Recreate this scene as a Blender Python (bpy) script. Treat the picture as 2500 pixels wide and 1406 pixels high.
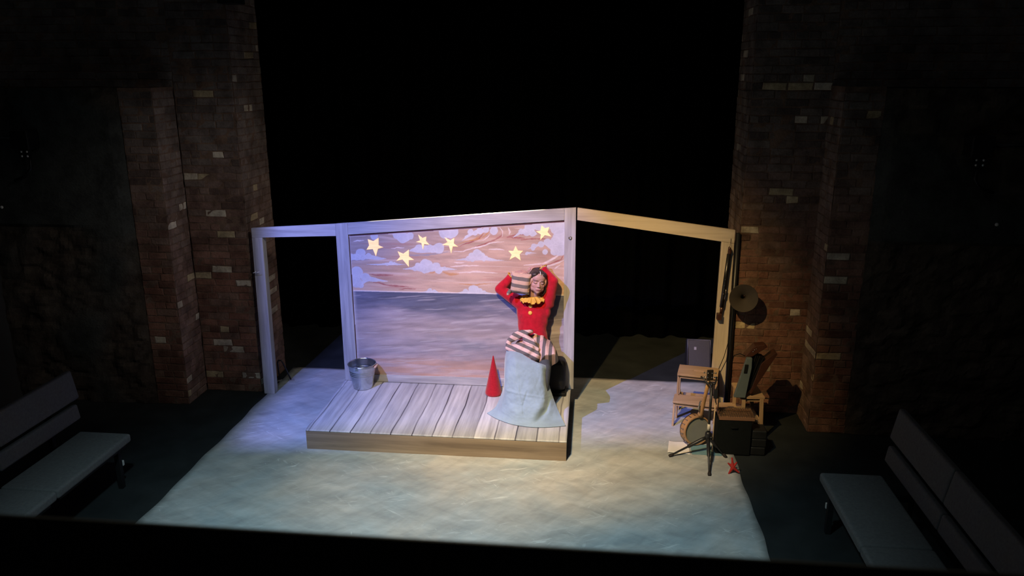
import bpy, bmesh, math, random
import numpy as np
from mathutils import Vector, Matrix, noise as mnoise

for o in list(bpy.data.objects):
    bpy.data.objects.remove(o)
S = bpy.context.scene
COL = S.collection
R = math.radians

# ---------------------------------------------------------------- camera
cam = bpy.data.cameras.new('camera')
camo = bpy.data.objects.new('camera', cam)
COL.objects.link(camo)
cam.sensor_fit = 'HORIZONTAL'
cam.sensor_width = 36.0
cam.lens = 1904.02 / 2500 * 36.0
cam.clip_start = 0.05
cam.dof.use_dof = True
cam.dof.focus_distance = 8.2
cam.dof.aperture_fstop = 8.0
_yaw, _pit, _rol = -0.1032, 0.2733, -0.0017
_f = Vector((math.sin(_yaw) * math.cos(_pit), math.cos(_yaw) * math.cos(_pit), -math.sin(_pit)))
_r = Vector((math.cos(_yaw), -math.sin(_yaw), 0))
_u = _r.cross(_f)
_r2 = _r * math.cos(_rol) + _u * math.sin(_rol)
_u2 = _u * math.cos(_rol) - _r * math.sin(_rol)
camo.matrix_world = Matrix(((_r2.x, _u2.x, -_f.x, 2.5888), (_r2.y, _u2.y, -_f.y, -6.3819),
                            (_r2.z, _u2.z, -_f.z, 3.4182), (0, 0, 0, 1)))
S.camera = camo

# ---------------------------------------------------------------- view, world, stage lamps
vs = S.view_settings
vs.view_transform = 'Standard'
vs.look = 'None'
vs.gamma = 1.0
vs.exposure = 0.0
vs.use_curve_mapping = False
W = bpy.data.worlds.new('world')
S.world = W
W.use_nodes = True
W.node_tree.nodes['Background'].inputs[0].default_value = (0.90, 0.96, 1.0, 1)
W.node_tree.nodes['Background'].inputs[1].default_value = 0.036

def spot(name, loc, target, power, color, size, blend, radius=0.04):
    l = bpy.data.lights.new(name, 'SPOT')
    l.energy = power
    l.color = color
    l.spot_size = R(size)
    l.spot_blend = blend
    l.shadow_soft_size = radius
    o = bpy.data.objects.new(name, l)
    COL.objects.link(o)
    o.location = loc
    o.rotation_euler = (Vector(target) - Vector(loc)).to_track_quat('-Z', 'Y').to_euler()
    return o

# blue-lavender profile lantern from the upper left, its beam squared off by four shutter blades
BLUE_L = Vector((-0.95, -3.25, 5.3))
spot('blue_spotlight', BLUE_L, (1.55, 1.0, 0.85), 2250, (0.26, 0.31, 1.0), 52, 0.45, 0.011)
# amber wash from the front, a little left of centre
spot('amber_spotlight', (1.25, -3.55, 5.35), (2.35, 1.0, 0.85), 1700, (1.0, 0.65, 0.25), 44, 0.85, 0.03)
# soft warm pool on the floor in front of the platform
spot('warm_spotlight', (0.9, -4.2, 5.6), (1.35, -0.45, 0.0), 850, (1.0, 0.81, 0.62), 27, 1.0, 0.10)
# cool white wash over the front of the floor cloth
spot('cool_spotlight', (1.3, -4.3, 5.8), (1.45, -1.95, 0.0), 1150, (0.62, 0.90, 1.0), 64, 1.0, 0.15)
# warm lamp low upstage that skims the top edge of the set from behind
spot('back_spotlight', (1.24, 3.1, 2.62), (1.24, 1.22, 2.06), 1300, (1.0, 0.9, 0.62), 50, 0.10, 0.03)
# added fill: two weak unseen spots aimed only to brighten the brick piers
spot('pier_fill', (2.6, -2.4, 4.6), (-1.35, 1.15, 1.7), 230, (1.0, 0.88, 0.80), 36, 1.0, 0.3)
spot('pier_fill', (0.6, -2.4, 4.6), (4.45, 1.15, 1.4), 45, (1.0, 0.88, 0.80), 38, 1.0, 0.3)
# ---------------------------------------------------------------- helpers
def lin(c):
    return tuple((v / 12.92 if v <= 0.04045 else ((v + 0.055) / 1.055) ** 2.4) for v in c)

class MB:
    """collects shapes and links them as ONE mesh object"""
    def __init__(s):
        s.v = []; s.f = []; s.c = []
        s.col = None
    def add(s, vs, fs):
        n = len(s.v)
        s.v += [tuple(p) for p in vs]
        s.f += [tuple(i + n for i in f) for f in fs]
        if s.col is not None:
            s.c += [s.col] * len(vs)
    def box(s, c, size, rot=None, taper=1.0):
        hx, hy, hz = size[0] / 2, size[1] / 2, size[2] / 2
        P = [Vector((x * hx * (taper if z > 0 else 1), y * hy * (taper if z > 0 else 1), z * hz)) for z in (-1, 1) for y in (-1, 1) for x in (-1, 1)]
        if rot is not None:
            P = [rot @ p for p in P]
        c = Vector(c)
        s.add([p + c for p in P], [(0, 2, 3, 1), (4, 5, 7, 6), (0, 1, 5, 4), (2, 6, 7, 3), (0, 4, 6, 2), (1, 3, 7, 5)])
        return s
    def b(s, x0, x1, y0, y1, z0, z1):
        return s.box(((x0 + x1) / 2, (y0 + y1) / 2, (z0 + z1) / 2), (abs(x1 - x0), abs(y1 - y0), abs(z1 - z0)))
    def prism(s, poly, axis, a, b):
        """poly of 2D points extruded along axis (0,1,2) from a to b"""
        def mk(p, t):
            q = list(p); q.insert(axis, t); return q
        n = len(poly)
        vs_ = [mk(p, a) for p in poly] + [mk(p, b) for p in poly]
        fs = [tuple(range(n))[::-1], tuple(range(n, 2 * n))]
        fs += [(i, (i + 1) % n, n + (i + 1) % n, n + i) for i in range(n)]
        s.add(vs_, fs)
        return s
    def bar(s, p, q, w, h=None):
        p, q = Vector(p), Vector(q)
        h = h or w
        d = q - p
        rot = d.to_track_quat('Z', 'Y').to_matrix()
        s.box((p + q) / 2, (w, h, d.length), rot)
        return s
    def tube(s, path, rad, n=12, caps=True, ell=1.0, up=None):
        path = [Vector(p) for p in path]
        m = len(path)
        if not hasattr(rad, '__len__'):
            rad = [rad] * m
        vs_ = []
        ref = Vector(up) if up else None
        for i, p in enumerate(path):
            t = (path[min(i + 1, m - 1)] - path[max(i - 1, 0)]).normalized()
            if ref is None:
                ref = Vector((0, 0, 1)) if abs(t.z) < 0.9 else Vector((0, 1, 0))
            a = (ref - t * ref.dot(t)).normalized()
            b = t.cross(a)
            ref = a
            for k in range(n):
                w = 2 * math.pi * k / n
                vs_.append(p + a * math.cos(w) * rad[i] * ell + b * math.sin(w) * rad[i])
        fs = [(i * n + k, i * n + (k + 1) % n, (i + 1) * n + (k + 1) % n, (i + 1) * n + k) for i in range(m - 1) for k in range(n)]
        if caps:
            fs += [tuple(range(n))[::-1], tuple(range((m - 1) * n, m * n))]
        s.add(vs_, fs)
        return s
    def limb(s, path, rad, n=16, ell=1.0):
        """tube with rounded ends"""
        s.tube(path, rad, n, True, ell)
        s.ell(path[0], (rad[0],) * 3); s.ell(path[-1], (rad[-1],) * 3)
        return s
    def ell(s, c, r, rot=None, nu=20, nv=12):
        c = Vector(c)
        vs_ = [Vector((0, 0, r[2]))]
        for j in range(1, nv):
            ph = math.pi * j / nv
            for i in range(nu):
                th = 2 * math.pi * i / nu
                vs_.append(Vector((r[0] * math.sin(ph) * math.cos(th), r[1] * math.sin(ph) * math.sin(th), r[2] * math.cos(ph))))
        vs_.append(Vector((0, 0, -r[2])))
        if rot is not None:
            vs_ = [rot @ p for p in vs_]
        fs = [(0, 1 + i, 1 + (i + 1) % nu) for i in range(nu)]
        for j in range(nv - 2):
            a = 1 + j * nu
            fs += [(a + i, a + nu + i, a + nu + (i + 1) % nu, a + (i + 1) % nu) for i in range(nu)]
        a = 1 + (nv - 2) * nu; L = len(vs_) - 1
        fs += [(a + i, L, a + (i + 1) % nu) for i in range(nu)]
        s.add([p + c for p in vs_], fs)
        return s
    def lathe(s, prof, c=(0, 0, 0), n=48, rot=None, close=False):
        c = Vector(c); m = len(prof); vs_ = []
        for r_, z_ in prof:
            for k in range(n):
                w = 2 * math.pi * k / n
                p = Vector((r_ * math.cos(w), r_ * math.sin(w), z_))
                if rot is not None:
                    p = rot @ p
                vs_.append(p + c)
        mm = m if close else m - 1
        fs = [(i * n + k, i * n + (k + 1) % n, ((i + 1) % m) * n + (k + 1) % n, ((i + 1) % m) * n + k) for i in range(mm) for k in range(n)]
        s.add(vs_, fs)
        return s
    def grid(s, rows, closed=False):
        m, n = len(rows), len(rows[0])
        vs_ = [p for r_ in rows for p in r_]
        k2 = n if closed else n - 1
        fs = [(i * n + k, i * n + (k + 1) % n, (i + 1) * n + (k + 1) % n, (i + 1) * n + k) for i in range(m - 1) for k in range(k2)]
        s.add(vs_, fs)
        return s
    def mesh(s, name):
        me = bpy.data.meshes.new(name)
        me.from_pydata(s.v, [], s.f)
        me.update()
        if s.c:
            ca = me.color_attributes.new('Col', 'FLOAT_COLOR', 'POINT')
            ca.data.foreach_set('color', np.array([(*c, 1.0) for c in s.c], dtype=np.float32).ravel())
        return me
    def build(s, name, mat, parent=None, smooth=False, bevel=0.0, seg=2, sub=0, solid=0.0, fix=True):
        me = s.mesh(name)
        if fix:
            bm = bmesh.new(); bm.from_mesh(me)
            bmesh.ops.recalc_face_normals(bm, faces=bm.faces)
            bm.to_mesh(me); bm.free()
        return link(name, me, mat, parent, smooth, bevel, seg, sub, solid)

def link(name, me, mat, parent=None, smooth=False, bevel=0.0, seg=2, sub=0, solid=0.0):
    o = bpy.data.objects.new(name, me)
    COL.objects.link(o)
    if mat is not None and not len(me.materials):
        me.materials.append(mat)
    if parent is not None:
        o.parent = parent
        # children keep world coordinates: the parent's base is subtracted
        L = world_loc(parent)
        if L.length > 0:
            me.transform(Matrix.Translation(-L))
    if solid:
        m = o.modifiers.new('thick', 'SOLIDIFY'); m.thickness = solid; m.offset = 0
    if bevel:
        m = o.modifiers.new('bevel', 'BEVEL'); m.width = bevel; m.segments = seg
        m.limit_method = 'ANGLE'; m.angle_limit = R(40)
        m.harden_normals = False
    if sub:
        m = o.modifiers.new('sub', 'SUBSURF'); m.levels = sub; m.render_levels = sub
    if smooth:
        me.polygons.foreach_set('use_smooth', [True] * len(me.polygons))
    return o

def world_loc(o):
    L = Vector((0, 0, 0))
    while o is not None:
        L += o.location
        o = o.parent
    return L

def tag(o, label, cat, group=None, kind=None):
    if label: o['label'] = label
    if cat: o['category'] = cat
    if group: o['group'] = group
    if kind: o['kind'] = kind
    return o

def thing(name, loc, label, cat, group=None):
    o = bpy.data.objects.new(name, None)
    o.empty_display_size = 0.1
    COL.objects.link(o)
    o.location = loc
    return tag(o, label, cat, group)

def struct(o):
    o['kind'] = 'structure'
    return o

def remesh_object(mb, voxel, smooth_it=6, smooth_f=0.5):
    """merge overlapping shapes into one continuous surface and return its mesh"""
    me = mb.mesh('tmp')
    bm = bmesh.new(); bm.from_mesh(me)
    bmesh.ops.recalc_face_normals(bm, faces=bm.faces)
    bm.to_mesh(me); bm.free()
    o = bpy.data.objects.new('tmp', me)
    COL.objects.link(o)
    m = o.modifiers.new('r', 'REMESH'); m.mode = 'VOXEL'; m.voxel_size = voxel; m.use_smooth_shade = True
    m = o.modifiers.new('s', 'SMOOTH'); m.iterations = smooth_it; m.factor = smooth_f
    dg = bpy.context.evaluated_depsgraph_get()
    dg.update()
    out = bpy.data.meshes.new_from_object(o.evaluated_get(dg))
    bpy.data.objects.remove(o)
    bpy.data.meshes.remove(me)
    out.materials.clear()
    return out

def fbm(p, sc, octv=3):
    v = 0; a = 0.5; q = Vector(p) * sc
    for _ in range(octv):
        v += a * mnoise.noise(q); q = q * 2.03; a *= 0.5
    return v

# ---------------------------------------------------------------- materials
MATS = {}
def nt_new(name):
    m = bpy.data.materials.new(name)
    m.use_nodes = True
    nt = m.node_tree
    bs = nt.nodes['Principled BSDF']
    return m, nt, bs

def N(nt, typ, **kw):
    n = nt.nodes.new(typ)
    for k, v in kw.items():
        if k.startswith('i_'):
            key = k[2:]
            key = int(key) if key.isdigit() else key
            n.inputs[key].default_value = v
        else:
            setattr(n, k, v)
    return n

def mapping(nt, scale=(1, 1, 1), rot=(0, 0, 0), loc=(0, 0, 0), coord='Object'):
    tc = N(nt, 'ShaderNodeTexCoord')
    mp = N(nt, 'ShaderNodeMapping')
    mp.inputs['Scale'].default_value = scale
    mp.inputs['Rotation'].default_value = rot
    mp.inputs['Location'].default_value = loc
    nt.links.new(tc.outputs[coord], mp.inputs[0])
    return mp.outputs[0]

def mapping_rs(nt, along, across, rz, loc=(0, 0, 0)):
    """turn first, then stretch: features run along the turned x axis"""
    tc = N(nt, 'ShaderNodeTexCoord')
    mp = N(nt, 'ShaderNodeMapping', vector_type='TEXTURE')
    mp.inputs['Location'].default_value = loc
    mp.inputs['Rotation'].default_value = (0, 0, rz)
    mp.inputs['Scale'].default_value = (along, across, 1)
    nt.links.new(tc.outputs['Object'], mp.inputs[0])
    return mp.outputs[0]

def ramp(nt, fac, stops, interp='LINEAR'):
    r_ = N(nt, 'ShaderNodeValToRGB')
    cr = r_.color_ramp
    cr.interpolation = interp
    while len(cr.elements) < len(stops):
        cr.elements.new(0.5)
    for e, (p, c) in zip(cr.elements, stops):
        e.position = p
        e.color = (*c, 1) if len(c) == 3 else c
    nt.links.new(fac, r_.inputs[0])
    return r_.outputs[0]

def mix(nt, fac, a, b, blend='MIX'):
    m = N(nt, 'ShaderNodeMix', data_type='RGBA', blend_type=blend)
    for sock, val in ((m.inputs[0], fac), (m.inputs[6], a), (m.inputs[7], b)):
        if hasattr(val, 'links'):
            nt.links.new(val, sock)
        elif isinstance(val, (int, float)):
            sock.default_value = val
        else:
            sock.default_value = (*val, 1)
    return m.outputs[2]

def noise_tex(nt, vec, scale, detail=4, rough=0.55, dist=0.0):
    n = N(nt, 'ShaderNodeTexNoise')
    n.inputs['Scale'].default_value = scale
    n.inputs['Detail'].default_value = detail
    n.inputs['Roughness'].default_value = rough
    n.inputs['Distortion'].default_value = dist
    nt.links.new(vec, n.inputs['Vector'])
    return n.outputs['Fac']

def bump(nt, bs, h, strength, dist=0.01):
    b = N(nt, 'ShaderNodeBump')
    b.inputs['Strength'].default_value = strength
    b.inputs['Distance'].default_value = dist
    nt.links.new(h, b.inputs['Height'])
    nt.links.new(b.outputs[0], bs.inputs['Normal'])

def pm(name, col, rough=0.6, metal=0.0, var=0.12, scale=14.0, stretch=(1, 1, 1), bmp=0.0, bscale=None, spec=0.4, detail=4, sheen=0.0):
    """plain procedural material: base colour with noise variation and optional bump"""
    if name in MATS:
        return MATS[name]
    m, nt, bs = nt_new(name)
    vec = mapping(nt, stretch)
    f = noise_tex(nt, vec, scale, detail)
    c = ramp(nt, f, [(0.25, tuple(max(0, x * (1 - var)) for x in col)), (0.75, tuple(min(1, x * (1 + var)) for x in col))])
    nt.links.new(c, bs.inputs['Base Color'])
    bs.inputs['Roughness'].default_value = rough
    bs.inputs['Metallic'].default_value = metal
    bs.inputs['Specular IOR Level'].default_value = spec
    if sheen:
        bs.inputs['Sheen Weight'].default_value = sheen
    if bmp:
        f2 = noise_tex(nt, vec, bscale or scale * 3, 3)
        bump(nt, bs, f2, bmp, 0.004)
    MATS[name] = m
    return m

def vc_mat(name, rough=0.7, var=0.15, scale=60, bmp=0.0, spec=0.3, blotch=0.0):
    """colour attribute times fine noise"""
    m, nt, bs = nt_new(name)
    at = N(nt, 'ShaderNodeVertexColor', layer_name='Col')
    vec = mapping(nt)
    f = noise_tex(nt, vec, scale, 4, 0.65)
    g = ramp(nt, f, [(0.2, (1 - var,) * 3), (0.8, (1 + var * 0.0,) * 3)])
    c = mix(nt, 1.0, at.outputs[0], g, 'MULTIPLY')
    if blotch:
        f3 = noise_tex(nt, vec, 5.5, 4, 0.6)
        c = mix(nt, blotch, c, ramp(nt, f3, [(0.35, (0.45, 0.42, 0.40)), (0.62, (1.12, 1.10, 1.05))]), 'MULTIPLY')
    nt.links.new(c, bs.inputs['Base Color'])
    bs.inputs['Roughness'].default_value = rough
    bs.inputs['Specular IOR Level'].default_value = spec
    if bmp:
        bump(nt, bs, f, bmp, 0.01)
    return m

def painted_wood(name, axis, c0, c1, c2, s=26.0):
    """brushed paint imitating grain running along one axis"""
    m, nt, bs = nt_new(name)
    st = [1.0, 1.0, 1.0]; st[axis] = 0.045
    vec = mapping(nt, st)
    f = noise_tex(nt, vec, s, 5, 0.62, 0.4)
    st2 = [1.0, 1.0, 1.0]; st2[axis] = 0.16
    vec2 = mapping(nt, st2, loc=(3.1, 1.7, 0.4))
    g = noise_tex(nt, vec2, 7.0, 3, 0.5, 0.8)
    a = ramp(nt, f, [(0.30, c0), (0.50, c1), (0.68, c2)])
    b = ramp(nt, g, [(0.30, tuple(x * 0.72 for x in c1)), (0.62, c2)])
    c = mix(nt, 0.42, a, b)
    nt.links.new(c, bs.inputs['Base Color'])
    bs.inputs['Roughness'].default_value = 0.55
    bs.inputs['Specular IOR Level'].default_value = 0.25
    bump(nt, bs, f, 0.12, 0.003)
    return m

def stripes(name, axis, period, ca, cb, rot=(0, 0, 0), loc=(0, 0, 0), duty=0.5, wob=0.006):
    m, nt, bs = nt_new(name)
    vec = mapping(nt, (1, 1, 1), rot, loc)
    nz = N(nt, 'ShaderNodeTexNoise'); nz.inputs['Scale'].default_value = 9.0
    nt.links.new(vec, nz.inputs['Vector'])
    sep = N(nt, 'ShaderNodeSeparateXYZ'); nt.links.new(vec, sep.inputs[0])
    ad = N(nt, 'ShaderNodeMath', operation='MULTIPLY_ADD')
    nt.links.new(nz.outputs['Fac'], ad.inputs[0]); ad.inputs[1].default_value = wob
    nt.links.new(sep.outputs[axis], ad.inputs[2])
    dv = N(nt, 'ShaderNodeMath', operation='DIVIDE'); nt.links.new(ad.outputs[0], dv.inputs[0]); dv.inputs[1].default_value = period
    fr = N(nt, 'ShaderNodeMath', operation='FRACT'); nt.links.new(dv.outputs[0], fr.inputs[0])
    c = ramp(nt, fr.outputs[0], [(0.0, ca), (duty, cb)], 'CONSTANT')
    fine = noise_tex(nt, vec, 130, 3)
    g = ramp(nt, fine, [(0.2, (0.82,) * 3), (0.8, (1.0,) * 3)])
    c = mix(nt, 1.0, c, g, 'MULTIPLY')
    nt.links.new(c, bs.inputs['Base Color'])
    bs.inputs['Roughness'].default_value = 0.9
    bs.inputs['Specular IOR Level'].default_value = 0.1
    bump(nt, bs, fine, 0.25, 0.002)
    return m
# ---------------------------------------------------------------- floor, back, side walls
M_floor = pm('black stage floor', (0.020, 0.0235, 0.024), 0.8, var=0.35, scale=3.0, bmp=0.05, spec=0.08)
fl = MB().b(-9, 12, -8, 9, -0.12, -0.004).build('floor', M_floor)
struct(fl)
M_drape = pm('black drape', (0.0010, 0.0011, 0.0013), 0.95, var=0.2, stretch=(6, 6, 0.2), scale=4, spec=0.0)
rows = []
for z in np.linspace(0.0, 7.5, 6):
    rows.append([(x, 3.55 + 0.06 * math.sin(x * 14) + 0.03 * math.sin(x * 31 + 1), z) for x in np.linspace(-6.5, 9.5, 640)])
struct(MB().grid(rows).build('wall_back', M_drape, smooth=True, fix=False))
M_side = pm('dark side wall', (0.035, 0.035, 0.035), 0.9, var=0.3, scale=2.0)
struct(MB().b(-3.75, -3.5, -8, 0.9, 0, 7.5).build('wall_left', M_side))
struct(MB().b(6.7, 6.95, -8, 0.9, 0, 7.5).build('wall_right', M_side))

# floor cloth: brushed grey-green and buff paint with loose white strokes
def cloth_material():
    m, nt, bs = nt_new('painted floor cloth')
    v0 = mapping(nt)
    big = noise_tex(nt, v0, 1.1, 4, 0.6, 0.6)
    base = ramp(nt, big, [(0.32, (0.35, 0.40, 0.415)), (0.50, (0.42, 0.43, 0.42)), (0.66, (0.48, 0.455, 0.415))])
    # long soft sweeps of the brush
    for rz, al, ac, sc, k in ((R(12), 1.9, 0.42, 2.3, 0.0), (R(-24), 1.5, 0.38, 3.0, 5.0), (R(48), 1.2, 0.36, 3.4, 9.0)):
        sw = noise_tex(nt, mapping_rs(nt, al, ac, rz, (k, k * 0.7, 0)), sc, 5, 0.62, 0.5)
        c0 = base if k == 0 else c
        c = mix(nt, 0.42, c0, ramp(nt, sw, [(0.30, (0.62,) * 3), (0.68, (1.20,) * 3)]), 'MULTIPLY')
    patch = noise_tex(nt, v0, 1.5, 3, 0.6)
    for k, (rz, al, ac, sc, t0, t1, st) in enumerate([(R(24), 1.35, 0.22, 4.2, 0.61, 0.69, 0.42), (R(-34), 1.2, 0.22, 4.6, 0.63, 0.71, 0.34), (R(64), 1.1, 0.24, 5.0, 0.65, 0.72, 0.32), (R(6), 1.5, 0.28, 5.4, 0.63, 0.73, 0.28), (R(-62), 0.9, 0.16, 7.0, 0.67, 0.72, 0.36)]):
        f = noise_tex(nt, mapping_rs(nt, al, ac, rz, (k * 3.7, k * 1.3, 0)), sc, 3, 0.6, 0.4)
        msk = ramp(nt, f, [(t0, (0, 0, 0)), (t1, (st,) * 3)])
        pk = ramp(nt, patch, [(0.47, (0.12,) * 3), (0.60, (1, 1, 1))])
        mm = mix(nt, 1.0, msk, pk, 'MULTIPLY')
        c = mix(nt, mm, c, (0.80, 0.82, 0.80))
    nt.links.new(c, bs.inputs['Base Color'])
    bs.inputs['Roughness'].default_value = 0.62
    bs.inputs['Specular IOR Level'].default_value = 0.25
    fine = noise_tex(nt, v0, 5, 3)
    bump(nt, bs, fine, 0.10, 0.02)
    return m

M_cloth = cloth_material()
cb = MB()
xs = np.linspace(-0.89, 3.942, 70); ys = np.linspace(-2.35, 2.008, 64)
def edgew(y):
    return 0.006 * math.sin(y * 5.1) + 0.005 * math.sin(y * 11.7 + 1)
rows = []
for y in ys:
    rows.append([(x + (edgew(y) if i in (0, 69) else 0), y + (edgew(x) * 0.6 if y > 2 else 0), 0.0035 + 0.0022 * mnoise.noise(Vector((x * 3, y * 3, 0)))) for i, x in enumerate(xs)])
cb.grid(rows)
o = cb.build('floor_cloth', M_cloth, smooth=True, fix=False)
sm = o.modifiers.new('thick', 'SOLIDIFY'); sm.thickness = 0.004; sm.offset = 1
tag(o, 'large painted grey and buff floor cloth covering the middle of the black stage floor', 'floor cloth')

# black balcony rail right in front of the viewer, out of focus
M_rail = pm('black painted rail', (0.003, 0.003, 0.0035), 0.8, spec=0.02)
o = MB().b(-4, 9, -6.13, -5.99, 2.30, 3.157).build('balcony_rail', M_rail, bevel=0.006)
tag(o, 'black balcony rail running blurred across the foreground at the bottom', 'rail')

# ---------------------------------------------------------------- brick and rubble walls
M_brick = vc_mat('old brick', 0.9, 0.40, 45, 0.6, 0.10, 0.8)
BR = [(0.22, 0.112, 0.084), (0.21, 0.106, 0.080), (0.23, 0.120, 0.090), (0.15, 0.080, 0.062), (0.22, 0.122, 0.092), (0.22, 0.138, 0.110)]
BW = [(0.52, 0.47, 0.38), (0.58, 0.53, 0.45), (0.48, 0.40, 0.26)]
def brick_face(mb, rng, org, du, width, height, z0, out, whites=(), bl=0.215, bh=0.075, pale=0.0, light_wash=0.0):
    """courses of separate bricks laid on a mortar plane; du = direction along the wall, out = outward normal"""
    org, du, out = Vector(org), Vector(du), Vector(out)
    nrow = int(height / bh)
    for r_ in range(nrow):
        z = z0 + r_ * bh
        header = (r_ % 5 == 4)
        L = bl * (0.52 if header else 1.0)
        u = -L * rng.random() * 0.9 if r_ % 2 else -L * 0.02
        while u < width - 0.01:
            l_ = L * rng.uniform(0.9, 1.1)
            a, b_ = max(u, 0.0), min(u + l_, width)
            u += l_
            if b_ - a < 0.03:
                continue
            cu, cz = (a + b_) / 2, z + bh / 2
            col = rng.choice(BR)
            wpos = org + du * cu
            if rng.random() < pale:
                col = rng.choice(BW)
            for (wx, wz) in whites:
                if abs(wpos.x - wx) < (b_ - a) / 2 and abs(cz - wz) < bh / 2:
                    col = rng.choice(BW)
            k = rng.uniform(0.85, 1.10)
            chroma = 0.25 + 0.75 * max(0.0, min(1.0, (2.85 - cz) / 1.5))  # share of brick colour kept; bricks turn greyer towards the top
            grey = 1 - chroma
            if col not in BW:
                m_ = sum(col) / 3
                col = tuple(c * (1 - grey) + m_ * 1.0 * grey for c in col)
            if light_wash and col not in BW:
                col = tuple(c * (1 - light_wash) + w_ * light_wash for c, w_ in zip(col, (0.27, 0.225, 0.20)))  # paler mix on return faces paints in the light they catch
            mb.col = tuple(c * k for c in col)
            g = 0.005
            d = rng.uniform(0.002, 0.009)
            pts = []
            for (uu, zz) in ((a + g, z + g), (b_ - g, z + g), (b_ - g, z + bh - g), (a + g, z + bh - g)):
                pts.append((uu + rng.uniform(-.006, .006), zz + rng.uniform(-.005, .005)))
            base = [org + du * p[0] + Vector((0, 0, p[1])) - out * 0.02 for p in pts]
            ce = (sum(p[0] for p in pts) / 4, sum(p[1] for p in pts) / 4)
            mid = [org + du * p[0] + Vector((0, 0, p[1])) + out * (d * 0.6) for p in pts]
            top = [org + du * (p[0] + (ce[0] - p[0]) * 0.07) + Vector((0, 0, p[1] + (ce[1] - p[1]) * 0.16)) + out * d for p in pts]
            mb.add(base + mid + top, [(0, 1, 5, 4), (1, 2, 6, 5), (2, 3, 7, 6), (3, 0, 4, 7), (4, 5, 9, 8), (5, 6, 10, 9), (6, 7, 11, 10), (7, 4, 8, 11), (8, 9, 10, 11)])
    # mortar plane behind
    nu, nz = max(2, int(width / 0.06)), max(2, int(height / 0.06))
    rows = []
    mb.col = (0.175, 0.118, 0.092)
    for j in range(nz + 1):
        zz = z0 + height * j / nz
        rows.append([org + du * (width * i / nu) + Vector((0, 0, zz)) + out * (0.0015 + 0.008 * mnoise.noise(Vector((i * .9, zz * 14, org.x)))) for i in range(nu + 1)])
    mb.grid(rows)

def rubble(mb, x0, x1, y, ztop, side, seed, step=0.035):
    """rough stone and broken plaster face, normal towards the audience"""
    xs = np.arange(x0, x1 + step * 0.5, step); zs = np.arange(0, ztop + step * 0.5, step)
    n0 = len(mb.v)
    rows = []; cols = []
    for z in zs:
        row = []
        for x in xs:
            p = Vector((x, seed, z))
            cell = mnoise.voronoi(Vector((x * 3.4, seed, z * 6.0)))
            d1, d2 = cell[0][0], cell[0][1]
            edge = min(1.0, (d2 - d1) * 3.0)
            edge_dist = min(abs(x - x0), abs(x - x1))
            pl = fbm(p + Vector((7, 0, 3)), 0.7, 3) + (0.28 if z > 1.9 else -0.06)
            plaster = max(0.0, min(1.0, (pl - 0.05) * 7))
            rough = (0.022 * edge + 0.07 * fbm(p, 3.6, 5)) * (1 - plaster) + plaster * (0.045 + 0.012 * fbm(p, 3, 2))
            fade = min(1.0, edge_dist / 0.12)
            row.append((x, y - rough * fade, z))
            hsh = mnoise.noise(Vector(cell[1][0]) * 9.1)
            st = (0.085 + 0.02 * hsh, 0.070 + 0.018 * hsh, 0.058 + 0.015 * hsh)
            st = tuple(c * (0.8 + 0.2 * edge) for c in st)
            pc = (0.055, 0.060, 0.059)
            cols.append(tuple(a * (1 - plaster) + b_ * plaster for a, b_ in zip(st, pc)))
        rows.append(row)
    mb.col = (0.1, 0.1, 0.1)
    mb.grid(rows)
    mb.c[n0:n0 + len(cols)] = cols

WL = [(-0.81, 3.56), (-0.81, 3.47), (-1.38, 3.2), (-0.83, 2.61), (-1.22, 2.56), (-1.45, 2.38), (-1.53, 2.38), (-1.21, 2.02), (-1.11, 1.76), (-1.36, 1.38), (-1.46, 1.3), (-1.08, 1.23), (-1.34, 0.72), (-1.32, 0.53), (-1.23, 0.45), (-1.08, 0.19), (-1.52, 0.19)]
WR = [(4.52, 3.33), (4.39, 3.24), (4.14, 3.23), (4.62, 3.24), (4.51, 2.96), (4.69, 2.95), (4.39, 2.31), (4.49, 2.21), (4.16, 1.95), (4.6, 1.08), (4.16, 0.9), (4.3, 0.48)]
WR2 = [(4.98, 3.25), (4.98, 3.05), (4.86, 1.76), (4.83, 1.51), (4.85, 0.82), (4.95, 0.75)]

rng = random.Random(11)
mb = MB(); mb.col = (0.1, 0.1, 0.1)
brick_face(mb, rng, (-1.60, 1.27, 0), (1, 0, 0), 0.62, 4.6, 0, (0, -1, 0), WL)
brick_face(mb, rng, (-0.98, 1.27, 0), (0, 1, 0), 0.69, 4.6, 0, (1, 0, 0), pale=0.05, bl=0.21, light_wash=0.38)
mb.col = (0.02, 0.02, 0.02); mb.b(-1.60, -1.0, 1.29, 1.95, 0, 4.6)
struct(mb.build('wall_pier_left', M_brick, fix=True))
mb = MB(); mb.col = (0.1, 0.1, 0.1)
brick_face(mb, rng, (-1.61, 0.87, 0), (0, 1, 0), 0.40, 3.255, 0, (1, 0, 0), pale=0.05, bl=0.20, light_wash=0.38)
rubble(mb, -3.6, -1.95, 0.87, 3.255, -1, 3.3)
brick_face(mb, rng, (-1.95, 0.87, 0), (1, 0, 0), 0.345, 3.255, 0, (0, -1, 0), [], pale=0.02)
mb.col = (0.03, 0.03, 0.03); mb.b(-3.6, -1.64, 0.90, 1.4, 0, 3.25)
brick_face(mb, rng, (-3.6, 1.27, 0), (1, 0, 0), 2.0, 1.35, 3.25, (0, -1, 0), [])
struct(mb.build('wall_rubble_left', M_brick, fix=True))

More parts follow.
